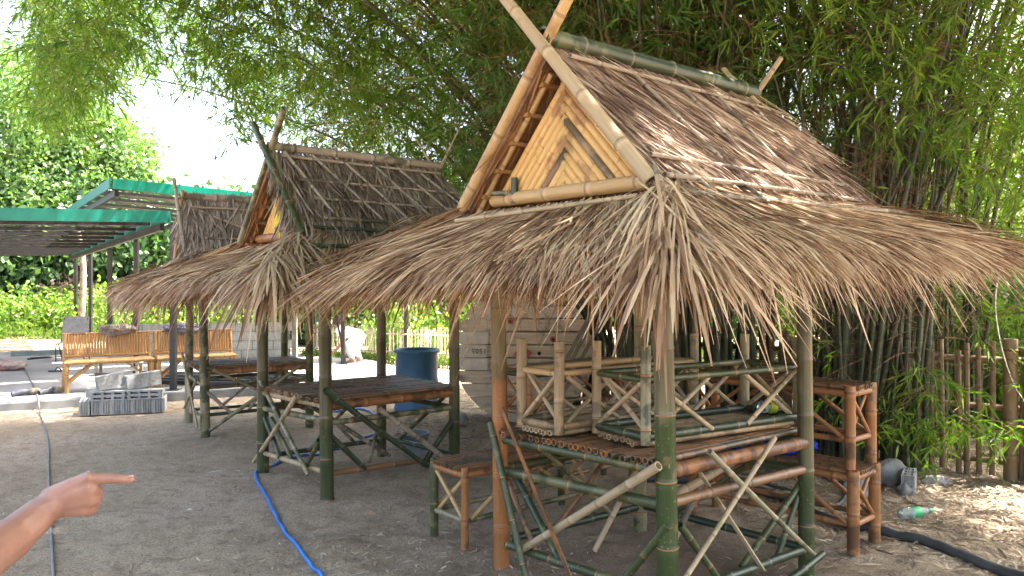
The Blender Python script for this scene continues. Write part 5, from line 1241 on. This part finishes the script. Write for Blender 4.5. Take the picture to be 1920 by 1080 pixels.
sh = [(-18.6, 23.6, 1.4, .9, 'tleaf', 'feathery green shrub at the foot of the pale trunk on the left edge'), (-14.8, 24.0, 1.7, .75, 'tleaf_lime', 'blown out lime shrub behind the sling chair'), (-11.6, 23.6, 1.6, .85, 'tleaf_lime', 'sunny lime shrub behind the left settee'),
      (-8.3, 23.0, 1.5, .9, 'tleaf_lime', 'sunny shrub behind the block wall'), (-5.2, 21.0, 1.2, .8, 'tleaf', 'green shrub behind the left end of the back fence'), (-1.8, 18.2, 1.3, .75, 'tleaf_lime', 'sunny shrub behind the back fence near the barrel'),
      (5.9, 8.9, .9, .9, 'tleaf', 'leafy shrub behind the right fence'), (7.6, 10.5, 1.2, 1.3, 'tleaf_lime', 'bright shrub far behind the right fence')]
for i, (x, y, rx, rz_, mt, lab) in enumerate(sh):
    tree('shrub', lab, (x, y), rz_*2, [(0, 0, rz_*.8, rx, rz_), (rx*.8, 0, rz_*.6, rx*.7, rz_*.7), (-rx*.7, .2, rz_*.6, rx*.7, rz_*.7)], M[mt], 6500, .15, 'shrub', trunk_r=0, seed=20+i, group=G_S)
tree('shrub', 'shrub of dry pinkish leaves under the dark trees at the left', (-15.2, 25), 2, [(0, 0, 1.1, 1.0, .7), (1.3, 0, 1.3, .7, .5)], M['pinkleaf'], 1800, .16, 'shrub', trunk_r=0, seed=40, group=G_S)
# trunks visible under the canopy
for i, (px, d, w, lab) in enumerate(((30, 26, .13, 'pale straight trunk near the left edge below the canopy'), (150, 22, .10, 'pale trunk directly beside the back canopy post'), (128, 28, .14, 'thin dark trunk far behind the back canopy post'))):
    x = (px-960)/1450*d; mb = MB(); mb.tube(smooth_path([(x, d, -.1), (x+.1, d, 2), (x-.05, d, 3.1)], 4), [w*(1-.04*k) for k in range(9)], 9); o = mb.build('tree_trunk', M['bark']); tag(o, lab, 'tree trunk')
# distant wood closing the view
n = 60000; ang = rg.uniform(-1.35, 1.35, n); dist = rg.uniform(30, 38, n); P = np.stack([np.sin(ang)*dist, np.cos(ang)*dist, rg.random(n)**.8*rg.uniform(2.4, 4.6, n)*(1+.35*np.sin(ang*9))], 1)
P[:, 2] = np.where(np.abs(ang+.33) < .14, P[:, 2]*.62, P[:, 2])
V, F = leaf_arrays(P, rg.normal(0, 1, P.shape), rg.uniform(.5, .9, n), rg.uniform(.3, .55, n), rg); o = np_mesh('far_woods', V, F, M['tleaf_dark']); tag(o, 'dark wood closing off the yard in the distance', kind='stuff')
# weeds at the fence foot
n = 9000; P = np.concatenate([np.stack([rg.uniform(-4.4, .5, n//2), np.zeros(n//2), rg.uniform(0, .16, n//2)], 1), np.stack([rg.uniform(-18, -5, n//2), rg.uniform(21.6, 22.8, n//2), rg.uniform(0, .3, n//2)], 1)])
P[:n//2, 1] = 16.2-(P[:n//2, 0]+4.25)*.5135+rg.uniform(-.25, .1, n//2)
V, F = leaf_arrays(P, np.array([0, 0, 1.0])+rg.normal(0, .6, P.shape), rg.uniform(.06, .14, n), rg.uniform(.015, .03, n), rg); o = np_mesh('weeds', V, F, M['tleaf_lime']); tag(o, 'low weeds along the foot of the fences', kind='stuff')

# ---- litter on the ground
def litter(name, n, fx, ln, wd, mat, label, z=.004):
    P = fx(n); n = len(P); az = rg.uniform(0, 6.28, n); T = np.stack([np.cos(az), np.sin(az), rg.normal(0, .12, n)], 1); LL = rg.uniform(*ln, n); WW = rg.uniform(*wd, n)
    S = np.stack([-np.sin(az), np.cos(az), rg.normal(0, .25, n)], 1); K = 3; V = np.zeros((n, K, 2, 3)); bend = rg.normal(0, .25, n)
    for k in range(K):
        f = k/(K-1)-.5; Q = np.zeros((n, 3)); Q[:, :2] = P+T[:, :2]*(LL*f)[:, None]+S[:, :2]*(bend*LL*f*f)[:, None]
        Q[:, 2] = ground_h(Q[:, 0], Q[:, 1])+z+np.abs(rg.normal(0, .003, n))+.006*(k == 1)*rg.random(n)
        w = WW*(1 if k == 1 else .45); V[:, k, 0] = Q-S*w[:, None]/2; V[:, k, 1] = Q+S*w[:, None]/2
    F = (np.arange(n)*K*2)[:, None, None]+np.arange(K-1)[None, :, None]*2+np.array([0, 1, 3, 2])[None, None, :]
    o = np_mesh(name, V.reshape(-1, 3), F.reshape(-1, 4), mat); tag(o, label, kind='stuff')
M['litter'] = strand_mat('dry_leaf', [(0.05, (0.12, 0.085, 0.06)), (0.45, (0.27, 0.2, 0.14)), (0.8, (0.44, 0.36, 0.26)), (1.0, (0.6, 0.52, 0.4))])
M['pale_litter'] = strand_mat('pale_dry_straw', [(0.05, (0.2, 0.14, 0.09)), (0.4, (0.42, 0.33, 0.23)), (0.7, (0.62, 0.53, 0.4)), (1.0, (0.85, 0.78, 0.64))])
def yard(n):
    r_ = rg.uniform(1.6, 11, n)**1.0; th_ = rg.uniform(-.72, .72, n); x = np.tan(th_)*r_; P = np.stack([x, r_], 1)
    return P[(vnoise2(P[:, 0]*1.3, P[:, 1]*1.3, 9)+rg.normal(0, .15, len(P)) > .52) & ~((P[:, 1] > 9.3+(P[:, 0]+6.26)*.5451) & (P[:, 0] < -1.2))]
litter('straw_litter', 22000, yard, (.015, .07), (.003, .009), M['pale_litter'], 'short dry straws and leaf bits scattered on the dirt')
def rightside(n):
    P = np.stack([rg.uniform(1.5, 7, n), rg.uniform(3.8, 9.5, n)], 1); return P[(P[:, 0]-1.7)*.35+(P[:, 1]-4.6) > rg.normal(0, .3, len(P))]
litter('leaf_litter', 26000, rightside, (.04, .13), (.006, .016), M['litter'], 'thick dry bamboo leaf litter under the clumps at the right', .008)
def backside(n): return np.stack([rg.uniform(-1.2, 2.5, n), rg.uniform(7.2, 11.5, n)], 1)
litter('leaf_litter', 9000, backside, (.04, .12), (.006, .018), M['litter'], 'dry leaf litter round the foot of the cable drum', .008)

# ---- a long drooping twig at the right
for i, (pts_, r0) in enumerate((([(4.1, 6.4, 1.9), (3.75, 6.0, 1.35), (3.72, 5.7, .75), (3.95, 5.5, .42)], .006),)):
    sp_ = smooth_path(pts_, 6); mb = MB(); mb.tube(sp_, [r0*(1-.6*k/len(sp_)) for k in range(len(sp_))], 5); mb.build('drooping_twig', M['sunfence'], cC)

# ================================================================== PEOPLE
def flesh(name, caps, mat, parent=None, voxel=.004, smooth_it=6):
    """one continuous body: tapered limbs fused by a voxel remesh and smoothed"""
    import bmesh
    bm = bmesh.new()
    for (a, b_, ra, rb, *fl) in caps:
        a = Vector(a); b_ = Vector(b_); d = b_-a; ln = max(d.length, 1e-4); q = d.to_track_quat('Z', 'Y').to_matrix()
        flat = fl[0] if fl else (1, 1); nseg, nr = 14, 6
        sec = []
        for k in range(nr+1): an = -math.pi/2+math.pi/2*k/nr; sec.append((ra*math.cos(an), ra*math.sin(an)))
        for k in range(nr+1): an = math.pi/2*k/nr; sec.append((rb*math.cos(an), ln+rb*math.sin(an)))
        rings = []
        for (r_, z_) in sec:
            rings.append([bm.verts.new(a+q @ Vector((max(r_, 1e-5)*math.cos(2*math.pi*j/nseg)*flat[0], max(r_, 1e-5)*math.sin(2*math.pi*j/nseg)*flat[1], z_))) for j in range(nseg)])
        for k in range(len(rings)-1):
            for j in range(nseg): bm.faces.new((rings[k][j], rings[k][(j+1) % nseg], rings[k+1][(j+1) % nseg], rings[k+1][j]))
        bm.faces.new(rings[0][::-1]); bm.faces.new(rings[-1])
    me = bpy.data.meshes.new(name); bm.to_mesh(me); bm.free(); me.materials.append(mat)
    o = bpy.data.objects.new(name, me); link(o)
    r_ = o.modifiers.new('r', 'REMESH'); r_.mode = 'VOXEL'; r_.voxel_size = voxel; r_.use_smooth_shade = True
    s_ = o.modifiers.new('s', 'SMOOTH'); s_.iterations = smooth_it; s_.factor = .5
    dg = bpy.context.evaluated_depsgraph_get(); me2 = bpy.data.meshes.new_from_object(o.evaluated_get(dg)); me2.name = name
    if not me2.materials: me2.materials.append(mat)
    o.modifiers.clear(); o.data = me2; bpy.data.meshes.remove(me)
    if parent is not None: o.parent = parent
    return o
# pointing person: hand at 1.5 m from the camera; px() turns hand-plane pixels into metres
YH = 1.5
def hp(px, py, y=YH): return Vector(((px-960)/1450*y, y, 1.5-(py-540)/1450*y))
pr_ = thing('person', 'person whose bare forearm reaches in at the lower left, pointing right with one finger', 'person', (0, 0, 0))
mm = .001034
caps = [
    # forearm -> wrist -> palm (thumb side up, back of the hand towards the camera)
    (hp(-310, 1150, 1.02), hp(-60, 1068, 1.30), .044, .044), (hp(-60, 1068, 1.30), hp(20, 1010, 1.42), .044, .041, (1, .95)), (hp(20, 1010, 1.42), hp(76, 962, 1.48), .040, .034, (1, .9)),
    (hp(76, 962, 1.48), hp(116, 934, 1.5), .034, .031, (1, .85)),
    # palm: four metacarpals
    (hp(108, 928, 1.495), hp(166, 899, 1.485), .022, .0155), (hp(110, 936, 1.495), hp(170, 918, 1.482), .023, .0160), (hp(108, 944, 1.497), hp(168, 936, 1.486), .022, .0155), (hp(108, 952, 1.50), hp(160, 953, 1.493), .020, .0145),
    (hp(100, 935, 1.51), hp(150, 925, 1.515), .026, .022), (hp(110, 948, 1.51), hp(150, 945, 1.512), .022, .018),
    # index finger, straight
    (hp(168, 898, 1.485), hp(204, 897, 1.487), .0125, .0108), (hp(204, 897, 1.487), hp(228, 898, 1.488), .0108, .0100), (hp(228, 898, 1.488), hp(245, 898.5, 1.489), .0100, .0088),
    # middle finger: curled
    (hp(170, 917, 1.482), hp(183, 922, 1.497), .0125, .0112), (hp(183, 922, 1.497), hp(178, 931, 1.524), .0112, .0100), (hp(178, 931, 1.524), hp(158, 930, 1.528), .0095, .0085),
    (hp(168, 935, 1.486), hp(180, 940, 1.501), .012, .0108), (hp(180, 940, 1.501), hp(173, 948, 1.526), .0108, .0096), (hp(173, 948, 1.526), hp(155, 946, 1.53), .009, .008),
    (hp(160, 952, 1.493), hp(173, 957, 1.505), .0115, .0100), (hp(173, 957, 1.505), hp(166, 962, 1.525), .0100, .0088), (hp(166, 962, 1.525), hp(150, 958, 1.529), .0085, .0075),
    # thumb folded across the far side
    (hp(112, 922, 1.515), hp(145, 912, 1.535), .017, .0135), (hp(145, 912, 1.535), hp(168, 914, 1.540), .0125, .0105), (hp(168, 914, 1.540), hp(180, 922, 1.540), .0105, .009),
    # knuckles and tendons
    (hp(168, 896, 1.476), hp(171, 897, 1.477), .0098, .009), (hp(168, 932, 1.478), hp(170, 933, 1.478), .0085, .008),
    (hp(128, 915, 1.474), hp(164, 899, 1.472), .0035, .0045), (hp(130, 926, 1.472), hp(166, 914, 1.469), .003, .004), (hp(126, 938, 1.4745), hp(162, 932, 1.472), .003, .0038), (hp(60, 953, 1.448), hp(100, 941, 1.4685), .0035, .003),
    # upper arm to shoulder, out of frame
    (hp(-310, 1150, 1.02), (-1.25, .62, 1.18), .050, .055), ((-1.25, .62, 1.18), (-1.28, .52, 1.35), .055, .062)]
arm = flesh('body', caps, M['skin'], pr_, .0034, 7)
mb = MB(); mb.box(tuple(hp(246, 892.5, 1.486)), (.009, .008, .0018)); mb.build('nail', M['nail'], pr_)
# torso, head, legs and clothes, beside the photographer and outside the frame
cs = Vector((-1.42, .40, 0))
bodycaps = [((-1.50, .42, 1.42), (-1.50, .44, 1.52), .05, .048), ((-1.50, .45, 1.60), (-1.50, .47, 1.68), .082, .088, (.85, 1)), ((-1.50, .53, 1.60), (-1.50, .57, 1.595), .018, .014),
            ((-1.40, .3, .06), (-1.40, .45, .03), .035, .03), ((-1.62, .3, .06), (-1.62, .45, .03), .035, .03), ((-1.40, .3, .06), (-1.40, .30, .3), .035, .05), ((-1.62, .3, .06), (-1.62, .30, .3), .035, .05),
            ((-1.74, .38, 1.36), (-1.78, .32, 1.08), .05, .042), ((-1.78, .32, 1.08), (-1.76, .42, .84), .04, .028), ((-1.76, .42, .82), (-1.75, .45, .72), .032, .022)]
flesh('head_and_legs', bodycaps, M['skin'], pr_, .012, 4)
flesh('shirt', [((-1.38, .42, 1.36), (-1.64, .38, 1.36), .085, .085), ((-1.50, .40, 1.3), (-1.50, .38, .95), .15, .14, (1, .75)), ((-1.36, .42, 1.36), (-1.26, .55, 1.26), .078, .075), ((-1.68, .38, 1.36), (-1.76, .35, 1.2), .075, .07)], cloth('navy_cotton', (0.05, 0.07, 0.14), (0.04, 0.055, 0.11)), pr_, .014, 4)
flesh('trousers', [((-1.44, .38, .92), (-1.56, .38, .92), .13, .13), ((-1.42, .38, .88), (-1.40, .35, .5), .1, .075), ((-1.60, .38, .88), (-1.62, .35, .5), .1, .075), ((-1.40, .35, .5), (-1.40, .30, .14), .075, .06), ((-1.62, .35, .5), (-1.62, .30, .14), .075, .06)], cloth('grey_twill', (0.12, 0.12, 0.12), (0.09, 0.09, 0.09)), pr_, .014, 4)
flesh('hair', [((-1.50, .43, 1.66), (-1.50, .45, 1.71), .095, .092)], cloth('black_hair', (0.012, 0.01, 0.01), (0.02, 0.017, 0.015), 80), pr_, .014, 3)

# worker crouching in the sun by the back fence
wk = thing('person', 'worker in white shirt and dark cap bending down in the sun by the back fence', 'person', (0, 0, 0)); YW = 14.6
def wp(px, py, y=YW): return Vector(((px-960)/1450*y, y, 1.5-(py-540)/1450*y))
flesh('body', [(wp(634, 610), wp(633, 604), .075, .085, (.85, 1)), (wp(636, 616), wp(641, 622), .05, .06), (wp(641, 622), wp(668, 632, YW+.1), .12, .15, (1, .8)),
               (wp(643, 626, YW-.1), wp(640, 646, YW-.18), .045, .038), (wp(640, 646, YW-.18), wp(621, 664, YW-.15), .035, .026), (wp(621, 664, YW-.15), wp(616, 669, YW-.15), .035, .025),
               (wp(646, 626, YW+.1), wp(652, 645, YW-.05), .045, .036), (wp(652, 645, YW-.05), wp(646, 660, YW-.1), .036, .028),
               (wp(668, 640), wp(650, 650, YW-.25), .09, .06), (wp(650, 650, YW-.25), wp(662, 676, YW-.1), .06, .04), (wp(662, 678, YW-.1), wp(652, 679, YW-.15), .04, .03),
               (wp(672, 640, YW+.15), wp(664, 655, YW-.1), .09, .06), (wp(664, 655, YW-.1), wp(676, 678, YW+.1), .06, .04), (wp(676, 679, YW+.1), wp(668, 680, YW), .04, .03)], M['skin'], wk, .014, 3)
flesh('shirt', [(wp(642, 621), wp(669, 631, YW+.1), .135, .165, (1, .85)), (wp(643, 624, YW-.1), wp(642, 632, YW-.14), .062, .058), (wp(646, 624, YW+.1), wp(648, 634, YW+.05), .062, .058)], cloth('white_cotton', (0.8, 0.8, 0.8), (0.72, 0.72, 0.72)), wk, .018, 3)
flesh('trousers', [(wp(668, 638), wp(652, 649, YW-.24), .115, .078), (wp(672, 638, YW+.15), wp(665, 654, YW-.1), .115, .078), (wp(651, 650, YW-.25), wp(660, 670, YW-.12), .076, .055), (wp(665, 655, YW-.1), wp(674, 672, YW+.08), .076, .055)], cloth('faded_trousers', (0.5, 0.5, 0.5), (0.4, 0.4, 0.42)), wk, .018, 3)
flesh('cap', [(wp(633, 602), wp(634, 600), .095, .09), (wp(630, 603, YW-.05), wp(625, 605, YW-.08), .03, .02)], cloth('dark_cap', (0.03, 0.035, 0.05), (0.05, 0.05, 0.07)), wk, .014, 2)
